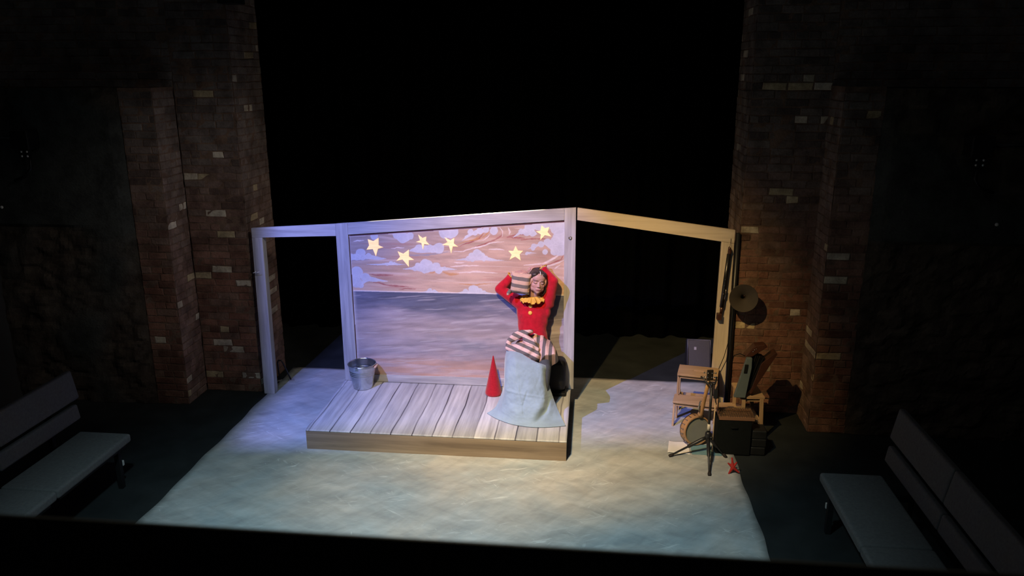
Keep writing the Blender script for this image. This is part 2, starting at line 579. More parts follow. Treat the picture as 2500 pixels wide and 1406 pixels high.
mb = MB(); mb.col = (0.1, 0.1, 0.1)
brick_face(mb, rng, (4.035, 1.27, 0), (1, 0, 0), 0.72, 4.6, 0, (0, -1, 0), WR)
brick_face(mb, rng, (4.035, 1.27, 0), (0, 1, 0), 0.69, 4.6, 0, (-1, 0, 0), pale=0.05, bl=0.21, light_wash=0.38)
mb.col = (0.02, 0.02, 0.02); mb.b(4.07, 4.74, 1.30, 1.95, 0, 4.6)
struct(mb.build('wall_pier_right', M_brick, fix=True))
mb = MB(); mb.col = (0.1, 0.1, 0.1)
brick_face(mb, rng, (4.745, 0.85, 0), (0, 1, 0), 0.42, 3.27, 0, (-1, 0, 0), pale=0.05, bl=0.20, light_wash=0.38)
rubble(mb, 5.08, 6.8, 0.85, 3.27, 1, 8.1)
brick_face(mb, rng, (4.745, 0.85, 0), (1, 0, 0), 0.345, 3.27, 0, (0, -1, 0), WR2)
mb.col = (0.03, 0.03, 0.03); mb.b(4.78, 6.8, 0.88, 1.4, 0, 3.26)
brick_face(mb, rng, (4.755, 1.27, 0), (1, 0, 0), 2.0, 1.35, 3.25, (0, -1, 0), [])
struct(mb.build('wall_rubble_right', M_brick, fix=True))

# shutter blades of the blue lantern, hung high above the audience out of the picture
AX = (Vector((1.35, 1.0, 0.85)) - BLUE_L).normalized()
pl = BLUE_L + AX * 0.30
def onplate(w):
    d = Vector(w) - BLUE_L
    return BLUE_L + d * (0.30 / d.dot(AX))
TL, TR, BRc, BLc = [onplate(w) for w in ((-0.80, 1.2, 2.45), (2.47, 1.2, 2.13), (3.85, 0.62, 0.0), (-0.82, -0.03, 0.0))]
t = thing('stage_lantern', tuple(BLUE_L), 'black profile lantern hung high above the left front, out of the picture', 'stage light')
M_lan = pm('lantern black', (0.01, 0.01, 0.01), 0.8, spec=0.1)
cen = (TL + TR + BRc + BLc) / 4
qs = [TL, TR, BRc, BLc]
for i in range(4):
    a_, b_ = qs[i], qs[(i + 1) % 4]
    e = (b_ - a_).normalized(); nrm = e.cross(AX).normalized()
    if nrm.dot(a_ - cen) < 0: nrm = -nrm
    a2, b2 = a_ - e * 0.16, b_ + e * 0.16
    off = AX * (0.0012 * i)
    v4 = [a2, b2, b2 + nrm * 0.16, a2 + nrm * 0.16]
    m_ = MB(); m_.add([p + off for p in v4] + [p + off + AX * 0.001 for p in v4], [(0, 1, 2, 3), (7, 6, 5, 4), (0, 4, 5, 1), (1, 5, 6, 2), (2, 6, 7, 3), (3, 7, 4, 0)])
    m_.build('shutter_blade', M_lan, t)
MB().lathe([(0.13, -0.34), (0.13, 0.27), (0.127, 0.27), (0.127, -0.337), (0.0, -0.337), (0.0, -0.34)], BLUE_L, 32, AX.to_track_quat('Z', 'Y').to_matrix()).build('housing', M_lan, t, smooth=False)
# ---------------------------------------------------------------- painted set
CIRC= [[0.243,1.606,0.053],[0.325,1.575,0.03],[0.147,1.562,0.037],[0.192,1.563,0.037],[0.256,1.558,0.031],[0.688,1.778,0.057],[0.765,1.798,0.037],[0.619,1.796,0.037],[0.39,1.788,0.044],[0.186,1.394,0.067],[0.277,1.344,0.05],[0.177,1.295,0.059],[0.218,1.263,0.032],[0.126,1.313,0.05],[1.118,1.831,0.056],[1.18,1.851,0.075],[0.922,1.486,0.072],[1.027,1.486,0.039],[0.833,1.484,0.031],[1.048,1.447,0.044],[0.901,1.444,0.037],[0.803,1.454,0.026],[1.108,1.462,0.022],[0.969,1.465,0.044],[0.861,1.462,0.037],[0.952,1.227,0.026],[1.0,1.215,0.02],[0.556,1.51,0.021],[0.517,1.496,0.015],[0.588,1.504,0.016],[0.849,1.68,0.034],[0.899,1.662,0.034],[0.963,1.676,0.037],[1.057,1.672,0.053],[1.006,1.658,0.031],[0.823,1.654,0.028],[1.45,1.626,0.048],[1.402,1.597,0.041],[1.491,1.599,0.041],[1.538,1.583,0.026],[1.36,1.572,0.027],[1.401,1.562,0.026],[1.518,1.565,0.02],[1.586,1.57,0.015],[1.41,1.248,0.051],[1.327,1.225,0.031],[1.466,1.232,0.034],[1.514,1.219,0.022],[1.385,1.852,0.027],[1.481,1.861,0.034],[1.542,1.875,0.034],[1.623,1.867,0.041],[1.433,1.839,0.024],[1.337,1.796,0.015],[1.985,1.911,0.055],[1.952,1.863,0.041],[2.012,1.85,0.034],[1.898,1.862,0.027],[2.072,1.933,0.055],[2.158,1.934,0.048],[2.258,1.916,0.078],[2.286,1.815,0.075],[2.233,1.773,0.048],[2.281,1.699,0.075],[2.228,1.664,0.041],[2.16,1.758,0.042],[2.093,1.736,0.033],[2.02,1.714,0.027],[2.013,1.69,0.022],[2.134,1.662,0.027],[1.953,1.643,0.018],[1.98,1.643,0.011]]
WEDG= [[[0.126,1.581],[0.354,1.586],[0.513,1.552],[0.423,1.536],[0.32,1.543],[0.122,1.525]],[[0.285,1.488],[0.446,1.499],[0.511,1.511],[0.607,1.511],[0.696,1.493],[0.606,1.487],[0.381,1.482]],[[0.279,1.376],[0.349,1.355],[0.413,1.337],[0.515,1.316],[0.411,1.306],[0.295,1.305],[0.207,1.25]],[[0.662,1.447],[0.765,1.466],[0.862,1.488],[1.083,1.48],[1.146,1.472],[1.241,1.461],[1.114,1.439],[0.828,1.432],[0.752,1.443]],[[0.839,1.198],[0.936,1.229],[1.013,1.227],[1.057,1.203]],[[0.576,1.811],[0.803,1.815],[0.75,1.748],[0.686,1.718],[0.636,1.745]],[[0.74,1.639],[0.837,1.699],[1.026,1.703],[1.115,1.723],[1.087,1.634],[0.885,1.62],[0.803,1.628]],[[1.209,1.553],[1.347,1.582],[1.552,1.593],[1.654,1.571],[1.743,1.562],[1.586,1.556],[1.346,1.552]],[[1.208,1.202],[1.32,1.235],[1.5,1.233],[1.638,1.207]],[[1.292,1.754],[1.344,1.817],[1.467,1.881],[1.562,1.883],[1.535,1.848],[1.405,1.818]],[[1.804,1.797],[1.892,1.875],[1.992,1.931],[2.059,1.838],[1.992,1.826],[1.918,1.849],[1.858,1.82]],[[1.959,1.685],[2.026,1.728],[2.193,1.779],[2.31,1.937],[2.315,1.666],[2.235,1.643],[2.127,1.737],[2.026,1.701]],[[1.932,1.633],[1.953,1.658],[2.054,1.645]],[[1.925,1.947],[2.316,1.981],[2.317,1.917],[2.058,1.912],[1.992,1.925]]]
STARS= [[[0.324,1.753],[0.38,1.734],[0.437,1.77],[0.434,1.692],[0.482,1.672],[0.425,1.655],[0.4,1.577],[0.372,1.651],[0.305,1.643],[0.335,1.69]],[[0.63,1.633],[0.687,1.609],[0.747,1.654],[0.745,1.582],[0.797,1.548],[0.741,1.542],[0.74,1.473],[0.678,1.549],[0.611,1.532],[0.653,1.576]],[[0.849,1.811],[0.892,1.777],[0.931,1.792],[0.927,1.747],[0.962,1.708],[0.908,1.716],[0.893,1.657],[0.879,1.727],[0.824,1.735],[0.866,1.752]],[[1.118,1.79],[1.177,1.758],[1.218,1.784],[1.212,1.727],[1.255,1.695],[1.201,1.697],[1.183,1.624],[1.161,1.704],[1.092,1.709],[1.148,1.74]],[[1.839,1.715],[1.862,1.669],[1.914,1.666],[1.879,1.63],[1.889,1.567],[1.837,1.605],[1.778,1.573],[1.799,1.625],[1.766,1.664],[1.815,1.663]],[[2.097,1.929],[2.131,1.9],[2.175,1.913],[2.158,1.862],[2.195,1.818],[2.132,1.831],[2.087,1.782],[2.09,1.84],[2.043,1.866],[2.086,1.875]]]
STRK= [[[[0.318,1.384],[0.415,1.376],[0.57,1.382]],0.01,1],[[[0.353,1.3],[0.565,1.266],[0.732,1.261]],0.008,1],[[[0.628,1.235],[0.808,1.24]],0.006,1],[[[0.942,1.416],[1.006,1.417]],0.012,2],[[[1.094,1.42],[1.17,1.402],[1.253,1.414]],0.014,2],[[[0.556,1.664],[0.646,1.672],[0.697,1.669]],0.006,0],[[[0.17,1.729],[0.279,1.741]],0.006,0],[[[0.36,1.313],[0.515,1.312]],0.006,0],[[[0.7,1.593],[0.897,1.598],[1.15,1.635]],0.01,3],[[[0.131,1.516],[0.191,1.537],[0.332,1.534]],0.008,3],[[[1.274,1.698],[1.384,1.742],[1.466,1.785],[1.514,1.834]],0.008,1],[[[1.417,1.687],[1.506,1.724],[1.615,1.767],[1.69,1.817],[1.707,1.858]],0.007,1],[[[1.315,1.741],[1.486,1.785],[1.561,1.835],[1.589,1.869]],0.006,2],[[[1.247,1.718],[1.418,1.77],[1.521,1.841]],0.006,2],[[[1.683,1.898],[1.707,1.858],[1.7,1.81]],0.005,0],[[[1.764,1.893],[1.784,1.853],[1.774,1.825]],0.008,0],[[[1.506,1.765],[1.561,1.801],[1.588,1.829]],0.005,0],[[[1.75,1.798],[1.831,1.801],[1.932,1.801]],0.008,1],[[[1.892,1.783],[2.026,1.793],[2.193,1.794]],0.007,1],[[[1.75,1.801],[1.858,1.834],[1.959,1.836]],0.006,1],[[[1.573,1.67],[1.655,1.679],[1.723,1.666]],0.007,0],[[[1.217,1.641],[1.314,1.651],[1.519,1.71],[1.615,1.747],[1.716,1.759]],0.006,0],[[[1.926,1.519],[2.129,1.544],[2.235,1.602],[2.302,1.652]],0.01,0],[[[2.028,1.514],[2.196,1.539],[2.289,1.583],[2.315,1.625]],0.006,1],[[[2.061,1.501],[2.216,1.526],[2.316,1.576]],0.008,0],[[[2.237,1.484],[2.283,1.527]],0.006,0],[[[1.173,1.487],[1.311,1.5],[1.462,1.497]],0.008,0],[[[1.215,1.53],[1.311,1.528]],0.006,0],[[[1.259,1.305],[1.397,1.301],[1.584,1.317]],0.007,2],[[[1.24,1.425],[1.448,1.437],[1.653,1.428]],0.008,0]]
# platform
LAV0, LAV1, LAV2 = (0.22, 0.215, 0.22), (0.38, 0.37, 0.37), (0.55, 0.54, 0.53)
M_postV = painted_wood('painted grain upright', 2, LAV0, LAV1, LAV2, 30)
M_railH = painted_wood('painted grain level', 0, LAV0, LAV1, LAV2, 30)
M_fascia = painted_wood('brown painted fascia', 0, (0.115, 0.082, 0.056), (0.225, 0.165, 0.11), (0.31, 0.235, 0.16), 18)
M_dark = pm('flat black paint', (0.010, 0.011, 0.012), 0.7, var=0.3, scale=8, spec=0.15)

def deck_material():
    m, nt, bs = nt_new('painted planks')
    vec = mapping(nt)
    sep = N(nt, 'ShaderNodeSeparateXYZ'); nt.links.new(vec, sep.inputs[0])
    # seams wander a little
    wob = N(nt, 'ShaderNodeTexNoise'); wob.inputs['Scale'].default_value = 1.6
    nt.links.new(vec, wob.inputs['Vector'])
    ma = N(nt, 'ShaderNodeMath', operation='MULTIPLY_ADD'); nt.links.new(wob.outputs['Fac'], ma.inputs[0]); ma.inputs[1].default_value = 0.05
    nt.links.new(sep.outputs[0], ma.inputs[2])
    dv = N(nt, 'ShaderNodeMath', operation='DIVIDE'); nt.links.new(ma.outputs[0], dv.inputs[0]); dv.inputs[1].default_value = 0.193
    fr = N(nt, 'ShaderNodeMath', operation='FRACT'); nt.links.new(dv.outputs[0], fr.inputs[0])
    fl_ = N(nt, 'ShaderNodeMath', operation='FLOOR'); nt.links.new(dv.outputs[0], fl_.inputs[0])
    wn = N(nt, 'ShaderNodeTexWhiteNoise', noise_dimensions='1D'); nt.links.new(fl_.outputs[0], wn.inputs['W'])
    plank = ramp(nt, wn.outputs['Value'], [(0.0, (0.37, 0.365, 0.36)), (0.5, (0.45, 0.44, 0.425)), (1.0, (0.52, 0.505, 0.485))])
    v2 = mapping(nt, (1, 0.045, 1))
    g = noise_tex(nt, v2, 22, 5, 0.6, 0.1)
    c = mix(nt, 0.9, plank, ramp(nt, g, [(0.30, (0.62,) * 3), (0.62, (1.14,) * 3)]), 'MULTIPLY')
    v3 = mapping(nt, (1, 0.35, 1), loc=(4, 2, 0))
    g3 = noise_tex(nt, v3, 4.2, 4, 0.6, 0.3)
    c = mix(nt, 0.45, c, ramp(nt, g3, [(0.32, (0.62, 0.66, 0.78)), (0.6, (1.05, 1.05, 1.05))]), 'MULTIPLY')
    seam = ramp(nt, fr.outputs[0], [(0.0, (0.12, 0.11, 0.13)), (0.045, (0.16, 0.15, 0.18)), (0.075, (1, 1, 1))])
    wv = noise_tex(nt, v3, 3.0, 2, 0.5)
    strength = ramp(nt, wv, [(0.32, (0.35,) * 3), (0.6, (1, 1, 1))])
    c = mix(nt, strength, c, mix(nt, 1.0, c, seam, 'MULTIPLY'))
    nt.links.new(c, bs.inputs['Base Color'])
    bs.inputs['Roughness'].default_value = 0.5
    bs.inputs['Specular IOR Level'].default_value = 0.3
    bump(nt, bs, g, 0.12, 0.003)
    return m
M_deck = deck_material()
WP, DP, HP = 2.418, 1.205, 0.2
t = thing('platform', (1.21, 0.6, 0), 'low wide platform with pale plank-painted top and brown front edge', 'platform')
MB().b(0.012, WP - 0.012, 0.0125, DP - 0.015, 0.006, HP - 0.012).build('base', M_dark, t)
dm = MB()
rows = []
nx, ny = 120, 60
for j in range(ny + 1):
    y = DP * j / ny + (0.0)
    row = []
    for i in range(nx + 1):
        x = WP * i / nx
        wr = max(0, 1 - x / 0.11) * max(0, (y - 0.3)) * 0.010
        row.append((x - (0.006 * math.sin(y * 17) * (i == 0)), y, HP + wr * (0.5 + mnoise.noise(Vector((x * 9, y * 16, 0))))))
    rows.append(row)
dm.grid(rows)
o = dm.build('deck_top', M_deck, t, smooth=True, fix=False)
md = o.modifiers.new('thick', 'SOLIDIFY'); md.thickness = 0.012; md.offset = -1
MB().b(0, WP, 0, 0.012, 0.004, HP - 0.0125).build('front_fascia', M_fascia, t, bevel=0.002)
MB().b(WP - 0.012, WP, 0.0125, DP, 0.004, HP - 0.0125).build('side_fascia', M_dark, t)
MB().b(0, 0.012, 0.0125, DP, 0.004, HP - 0.0125).build('side_fascia', M_postV, t)

# painted backdrop: frame, canvas, stars
def zt(x):   # top of the sloping header
    return 1.907 + (2.110 - 1.907) * x / 2.418
def zi(x):   # underside of the header
    return 1.787 + (1.994 - 1.787) * x / 2.418
YF0, YF1 = 1.205, 1.250
t = thing('backdrop_flat', (1.21, 1.23, 0.2), 'tall framed backdrop painted with pink clouds, glowing stars and grey sea', 'stage flat')
MB().prism([(-0.002, 0.2), (0.135, 0.2), (0.124, zt(0.124)), (-0.004, zt(0))], 1, YF0, YF1).build('frame_post', M_postV, t, bevel=0.003)
MB().prism([(2.338, 0.2), (2.446, 0.2), (2.436, zt(2.436)), (2.322, zt(2.322))], 1, YF0, YF1).build('frame_post', M_postV, t, bevel=0.003)
MB().prism([(0.1245, zi(0.124)), (2.3215, zi(2.32)), (2.3215, zt(2.32)), (0.1245, zt(0.124))], 1, YF0 + 0.001, YF1).build('top_rail', M_railH, t, bevel=0.003)
MB().prism([(0.1355, 0.2), (2.3375, 0.2), (2.3365, 0.292), (0.1345, 0.276)], 1, YF0 + 0.002, YF1 - 0.001).build('bottom_rail', M_railH, t, bevel=0.002)

def vnoise(x, z, seed):
    xi = np.floor(x).astype(np.int64); zi_ = np.floor(z).astype(np.int64)
    fx = x - xi; fz = z - zi_
    fx = fx * fx * (3 - 2 * fx); fz = fz * fz * (3 - 2 * fz)
    def h(a, b):
        n = (a * 374761393 + b * 668265263 + seed * 974711) & 0x7fffffff
        n = ((n ^ (n >> 13)) * 1274126177) & 0x7fffffff
        return ((n ^ (n >> 16)) & 0xffff) / 65535.0
    return (h(xi, zi_) * (1 - fx) + h(xi + 1, zi_) * fx) * (1 - fz) + (h(xi, zi_ + 1) * (1 - fx) + h(xi + 1, zi_ + 1) * fx) * fz
def nfbm(x, z, seed, o=4):
    v = 0; a = 0.5; tot = 0
    for k in range(o):
        v = v + a * vnoise(x, z, seed + k * 17); tot += a; x = x * 2.03 + 5.1; z = z * 2.03 + 1.7; a *= 0.55
    return v / tot
def sstep(a, b, x):
    t_ = np.clip((x - a) / (b - a), 0, 1); return t_ * t_ * (3 - 2 * t_)
def poly_mask(X, Z, pts):
    ins = np.zeros(X.shape, bool)
    n = len(pts)
    for i in range(n):
        x0, z0 = pts[i]; x1, z1 = pts[(i + 1) % n]
        if z0 == z1:
            continue
        c = ((z0 > Z) != (z1 > Z)) & (X < (x1 - x0) * (Z - z0) / (z1 - z0) + x0)
        ins ^= c
    return ins
def seg_dist(X, Z, a, b):
    ax, az = a; bx, bz = b
    dx, dz = bx - ax, bz - az
    t_ = np.clip(((X - ax) * dx + (Z - az) * dz) / (dx * dx + dz * dz), 0, 1)
    return np.hypot(X - ax - t_ * dx, Z - az - t_ * dz), t_

nx, nz = 640, 500
XG = np.linspace(0.1, 2.36, nx)[None, :].repeat(nz, 0)
TG = np.linspace(0, 1, nz)[:, None].repeat(nx, 1)
ZG = 0.22 + (zt(XG) - 0.02 - 0.22) * TG
# warp for hand-drawn edges
wx = (nfbm(XG * 14, ZG * 14, 5) - 0.5) * 0.022; wz = (nfbm(XG * 14, ZG * 14, 9) - 0.5) * 0.022
Xw, Zw = XG + wx, ZG + wz
def A3(c):
    return np.array(c)[None, None, :]
# sky
f1 = nfbm(XG * 2.2, ZG * 9, 3)[..., None]
f2 = nfbm(XG * 3 + f1[..., 0] * 2, ZG * 26, 21, 5)[..., None]
sky = A3((0.47, 0.32, 0.23)) * (1 - f1) + A3((0.60, 0.43, 0.33)) * f1
low = np.clip((1.55 - ZG) / 0.35, 0, 1)[..., None]
sky = sky * (1 - low * 0.35) + A3((0.70, 0.50, 0.38)) * low * 0.35
gl = (np.clip(1 - (XG - 0.1) / 1.3, 0, 1) * np.clip((ZG - 1.40) / 0.25, 0, 1))[..., None]
gl = np.clip(gl * 1.15 + (f1 - 0.5) * 0.5, 0, 1) * (gl > 0.02)
sky = sky * (1 - gl * 0.75) + A3((0.34, 0.295, 0.29)) * gl * 0.75
sky = sky * (0.66 + 0.62 * f2)
wh = sstep(0.60, 0.74, nfbm(XG * 2.0 + 7, ZG * 30, 55, 4))[..., None]
sky = sky * (1 - 0.35 * wh) + A3((0.74, 0.62, 0.56)) * 0.35 * wh
rd = sstep(0.62, 0.75, nfbm(XG * 1.8 + 1, ZG * 24 + 4, 77, 4))[..., None]
sky = sky * (1 - 0.30 * rd) + A3((0.42, 0.17, 0.13)) * 0.30 * rd
KC = [(0.80, 0.72, 0.68), (0.33, 0.085, 0.085), (0.55, 0.27, 0.09), (0.30, 0.29, 0.33)]
for pts, w, k in STRK:
    best = np.zeros(XG.shape)
    L = len(pts) - 1
    for i in range(L):
        d, tt = seg_dist(Xw, Zw, pts[i], pts[i + 1])
        g = (i + tt) / L
        ww = w * (0.35 + 0.9 * np.sin(np.pi * np.clip(g, 0.03, 0.97)))
        best = np.maximum(best, 1 - sstep(ww * 0.35, ww * 1.3, d))
    best *= (0.35 + 0.75 * nfbm(XG * 30, ZG * 60, 31))
    best = np.clip(best, 0, 0.85)[..., None]
    sky = sky * (1 - best) + A3(KC[k]) * best
cl = np.zeros(XG.shape)
for x, z, r_ in CIRC:
    d = np.hypot(Xw - x, Zw - z)
    cl = np.maximum(cl, 1 - sstep(r_ - 0.004, r_ + 0.003, d))
for pts in WEDG:
    cl = np.maximum(cl, poly_mask(XG + wx * 0.5, ZG + wz * 0.5, pts) * 1.0)
rim = np.zeros(XG.shape)
for x, z, r_ in CIRC:
    d = np.hypot(Xw - x, Zw - z)
    rim = np.maximum(rim, np.exp(-((d - r_) / 0.006) ** 2))
cln = nfbm(XG * 11, ZG * 16, 41)[..., None]
ccol = A3((0.47, 0.48, 0.53)) * (1 - cln) + A3((0.62, 0.63, 0.67)) * cln
ccol = ccol * (1 + 0.06 * rim[..., None])
c3 = cl[..., None]
outl = (rim * (1 - cl))[..., None] * 0.28
sky = sky * (1 - outl) + A3((0.36, 0.30, 0.30)) * outl
sky = sky * (1 - c3 * 0.97) + ccol * c3 * 0.97
# sea
hz = 1.197 + 0.006 * (XG - 0.1)
dpt = np.clip((hz - ZG) / 0.93, 0, 1)
s1 = nfbm(XG * 1.8, ZG * 6 + XG * 0.9, 61)
s2 = nfbm(XG * 4 + 3, ZG * 34 - XG * 3, 71, 5)
s3 = nfbm(XG * 2.4 + 9, ZG * 5, 91)
def grad(stops, t_):
    out = np.zeros(t_.shape + (3,))
    ps = [s_[0] for s_ in stops]
    for k in range(3):
        out[..., k] = np.interp(t_, ps, [s_[1][k] for s_ in stops])
    return out
sea = grad([(0.0, (0.105, 0.115, 0.165)), (0.12, (0.145, 0.15, 0.20)), (0.28, (0.31, 0.275, 0.30)), (0.48, (0.40, 0.335, 0.33)), (0.66, (0.31, 0.28, 0.31)), (0.84, (0.38, 0.30, 0.30)), (1.0, (0.48, 0.36, 0.33))], np.clip(dpt + (s1 - 0.5) * 0.32, 0, 1))
sea = sea * (0.62 + 0.76 * s2[..., None])
bl = sstep(0.60, 0.74, s3)[..., None] * sstep(0.4, 0.6, dpt)[..., None]
sea = sea * (1 - 0.4 * bl) + A3((0.17, 0.19, 0.23)) * 0.4 * bl
org_ = (sstep(0.70, 0.9, dpt) * sstep(0.47, 0.64, nfbm(XG * 1.6 + 2, ZG * 18, 101)))[..., None]
sea = sea * (1 - 0.55 * org_) + A3((0.46, 0.25, 0.15)) * 0.55 * org_
wl_ = sstep(0.64, 0.76, nfbm(XG * 3.2 + 1, ZG * 38 - XG * 4, 131, 3))[..., None] * 0.30
sea = sea * (1 - wl_) + A3((0.56, 0.54, 0.55)) * wl_
eL = np.exp(-((XG - 0.142) / 0.02) ** 2)[..., None] * 0.5
sea = sea * (1 - eL) + A3((0.52, 0.50, 0.50)) * eL
is_sea = (ZG < hz)[..., None]
img = np.where(is_sea, sea, sky)
ln = np.exp(-((ZG - hz - 0.004) / 0.0045) ** 2)[..., None] * 0.85
img = img * (1 - ln) + A3((0.78, 0.76, 0.76)) * ln
# maroon line painted along the top and left inside edges, pale hairline inside it
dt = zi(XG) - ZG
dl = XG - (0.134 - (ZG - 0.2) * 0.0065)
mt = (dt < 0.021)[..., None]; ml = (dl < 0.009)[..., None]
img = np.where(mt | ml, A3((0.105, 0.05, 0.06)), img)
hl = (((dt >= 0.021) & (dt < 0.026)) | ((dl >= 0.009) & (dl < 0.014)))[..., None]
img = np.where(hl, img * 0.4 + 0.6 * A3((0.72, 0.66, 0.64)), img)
img = np.clip(img, 0, 1)

me = bpy.data.meshes.new('painted_canvas')
YC = 1.222 + 0.0
verts = np.stack([XG, np.full_like(XG, YC), ZG], -1).reshape(-1, 3)
idx = np.arange(nx * nz).reshape(nz, nx)
quads = np.stack([idx[:-1, :-1], idx[:-1, 1:], idx[1:, 1:], idx[1:, :-1]], -1).reshape(-1, 4)
me.vertices.add(len(verts)); me.vertices.foreach_set('co', verts.astype(np.float32).ravel())
me.loops.add(quads.size); me.loops.foreach_set('vertex_index', quads.astype(np.int32).ravel())
me.polygons.add(len(quads))
me.polygons.foreach_set('loop_start', np.arange(0, quads.size, 4, dtype=np.int32))
me.polygons.foreach_set('loop_total', np.full(len(quads), 4, dtype=np.int32))
me.update(calc_edges=True)
ca = me.color_attributes.new('Col', 'FLOAT_COLOR', 'POINT')
ca.data.foreach_set('color', np.concatenate([img.reshape(-1, 3), np.ones((nx * nz, 1))], 1).astype(np.float32).ravel())
M_canvas = vc_mat('painted canvas', 0.6, 0.10, 90, 0.05, 0.2)
o = link('painted_canvas', me, M_canvas, t, solid=0.004)
o['label'] = 'canvas painted with pink sky, white clouds and dark sea'

def star_mat():
    m, nt, bs = nt_new('lit star')
    vec = mapping(nt, (1, 1, 6), (0, R(12), 0))
    f = noise_tex(nt, vec, 9, 3)
    c = ramp(nt, f, [(0.3, (1.0, 0.60, 0.20)), (0.62, (1.0, 0.76, 0.36))])
    bs.inputs['Base Color'].default_value = (0.5, 0.38, 0.25, 1)
    nt.links.new(c, bs.inputs['Emission Color'])
    bs.inputs['Emission Strength'].default_value = 0.80
    return m
M_star = star_mat()
for s_ in STARS:
    MB().prism(s_, 1, 1.2160, 1.2195).build('star', M_star, t)
M_hook = pm('dull steel', (0.16, 0.16, 0.17), 0.35, 1.0, spec=0.5)
hk = MB(); pa = [(2.383 + 0.013 * math.sin(a), 1.198, 1.812 + 0.016 * math.cos(a)) for a in np.linspace(0.6, 5.4, 14)]
hk.tube(pa, 0.0028, 8); hk.tube([(2.383, 1.198, 1.826), (2.383, 1.21, 1.826)], 0.0028, 8)
hk.build('hook', M_hook, t, smooth=True)

# left doorway frame
t = thing('doorway_frame', (-0.45, 1.23, 0), 'pale blue-grey painted post and lintel framing the open gap left of the painted backdrop', 'doorway frame')
def zl(x): return 1.846 + (1.905 - 1.846) * (x + 0.893) / 0.893
MB().prism([(-0.902, zl(-0.902)), (-0.005, 1.905), (-0.005, 1.781), (-0.902, 1.745)], 1, YF0 + 0.003, YF1 - 0.003).build('lintel', M_railH, t, bevel=0.003)
MB().prism([(-0.925, 0.004), (-0.805, 0.004), (-0.790, 1.7480), (-0.903, 1.7440)], 1, YF0, YF1 + 0.05).build('post', M_postV, t, bevel=0.006)
for dx in (0.0, 0.035):
    MB().tube([(-0.905 + dx, 1.205, 1.375 + dx * .2), (-0.905 + dx, 1.165, 1.380), (-0.865 + dx, 1.15, 1.398)], 0.0035, 8).build('hook', pm('white hook', (0.7, 0.7, 0.68), 0.4), t, smooth=True)

# right doorway frame
M_railW = painted_wood('painted grain level tan', 0, (0.34, 0.28, 0.22), (0.47, 0.41, 0.34), (0.58, 0.51, 0.43), 26)
M_postW = painted_wood('painted grain upright tan', 2, (0.34, 0.28, 0.22), (0.47, 0.41, 0.34), (0.58, 0.51, 0.43), 26)
t = thing('doorway_frame', (3.2, 1.23, 0), 'tan painted frame of the wide open gap right of the backdrop, sloping lintel on one post', 'doorway frame')
def zr(x): return 2.110 + (1.918 - 2.110) * (x - 2.447) / (3.973 - 2.447)
MB().prism([(2.448, 2.110), (3.974, 1.918), (3.974, 1.786), (2.448, 1.989)], 1, YF0 + 0.003, YF1 - 0.003).build('lintel', M_railW, t, bevel=0.003)
MB().prism([(3.852, 1.8015), (3.973, 1.785), (3.992, 0.004), (3.846, 0.004)], 1, YF0, YF1).build('post', M_postW, t, bevel=0.003)
o = MB().tube([(4.022, 1.235, 0.004), (4.008, 1.235, 1.885)], 0.022, 16).build('steel_pole', pm('black steel tube', (0.012, 0.013, 0.016), 0.4, spec=0.5), smooth=True)
tag(o, 'black upright pole standing against the right side of the tan doorway post', 'pole')
# ---------------------------------------------------------------- bucket, cone, block
M_zinc = pm('galvanised zinc', (0.52, 0.56, 0.58), 0.26, 1.0, var=0.22, scale=9, bmp=0.06, bscale=6, spec=0.5)
bx, by = 0.243, 1.045
t = thing('bucket', (bx, by, 0.202), 'shiny zinc bucket standing at the back left of the platform', 'bucket')
def br(z):
    return 0.100 + (0.145 - 0.100) * z / 0.265
prof = [(0.0, 0.012), (0.094, 0.012), (0.096, 0.0), (0.100, 0.0), (0.102, 0.010)]
for z in np.linspace(0.02, 0.262, 60):
    r_ = br(z)
    for zc in (0.150, 0.170, 0.190):
        r_ += 0.0032 * math.exp(-((z - zc) / 0.0045) ** 2)
    prof.append((r_, z))
prof += [(br(0.262) + 0.003, 0.262), (br(0.262) + 0.005, 0.266), (br(0.262) + 0.002, 0.270), (br(0.262) - 0.003, 0.268)]
for z in np.linspace(0.260, 0.016, 60):
    r_ = br(z) - 0.003
    for zc in (0.150, 0.170, 0.190):
        r_ += 0.0032 * math.exp(-((z - zc) / 0.0045) ** 2)
    prof.append((r_, z))
prof.append((0.0, 0.014))
body = MB().lathe(prof, (bx, by, 0.202), 64).build('body', M_zinc, t, smooth=True)
for sx, sy in ((-0.10, -1.0), (0.10, 1.0)):
    d = Vector((sx, sy, 0)).normalized()
    p = Vector((bx, by, 0.202 + 0.245)) + d * (br(0.245) + 0.002)
    e = MB()
    rot = d.to_track_quat('Y', 'Z').to_matrix()
    e.box(p, (0.030, 0.004, 0.034), rot)
    e.lathe([(0.006, -0.002), (0.006, 0.006), (0.010, 0.006), (0.010, -0.002)], p + Vector((0, 0, 0.020)) + d * 0.002, 16, rot @ Matrix.Rotation(R(90), 3, 'X'), close=True)
    e.build('handle_ear', M_zinc, t, smooth=False, bevel=0.001)
h = MB(); path = []
d = Vector((-0.10, -1.0, 0)).normalized(); side = Vector((0.995, -0.1, 0)).normalized()
for a in np.linspace(0, math.pi, 30):
    q = Vector((bx, by, 0.470)) - d * math.cos(a) * (-0.150) + side * math.sin(a) * 0.152 + Vector((0, 0, -0.025 * math.sin(a)))
    path.append(q)
h.tube(path, 0.0028, 10)
hd = h.build('bail_handle', M_zinc, t, smooth=True)
mid = path[15]; tan = (path[17] - path[13]).normalized()
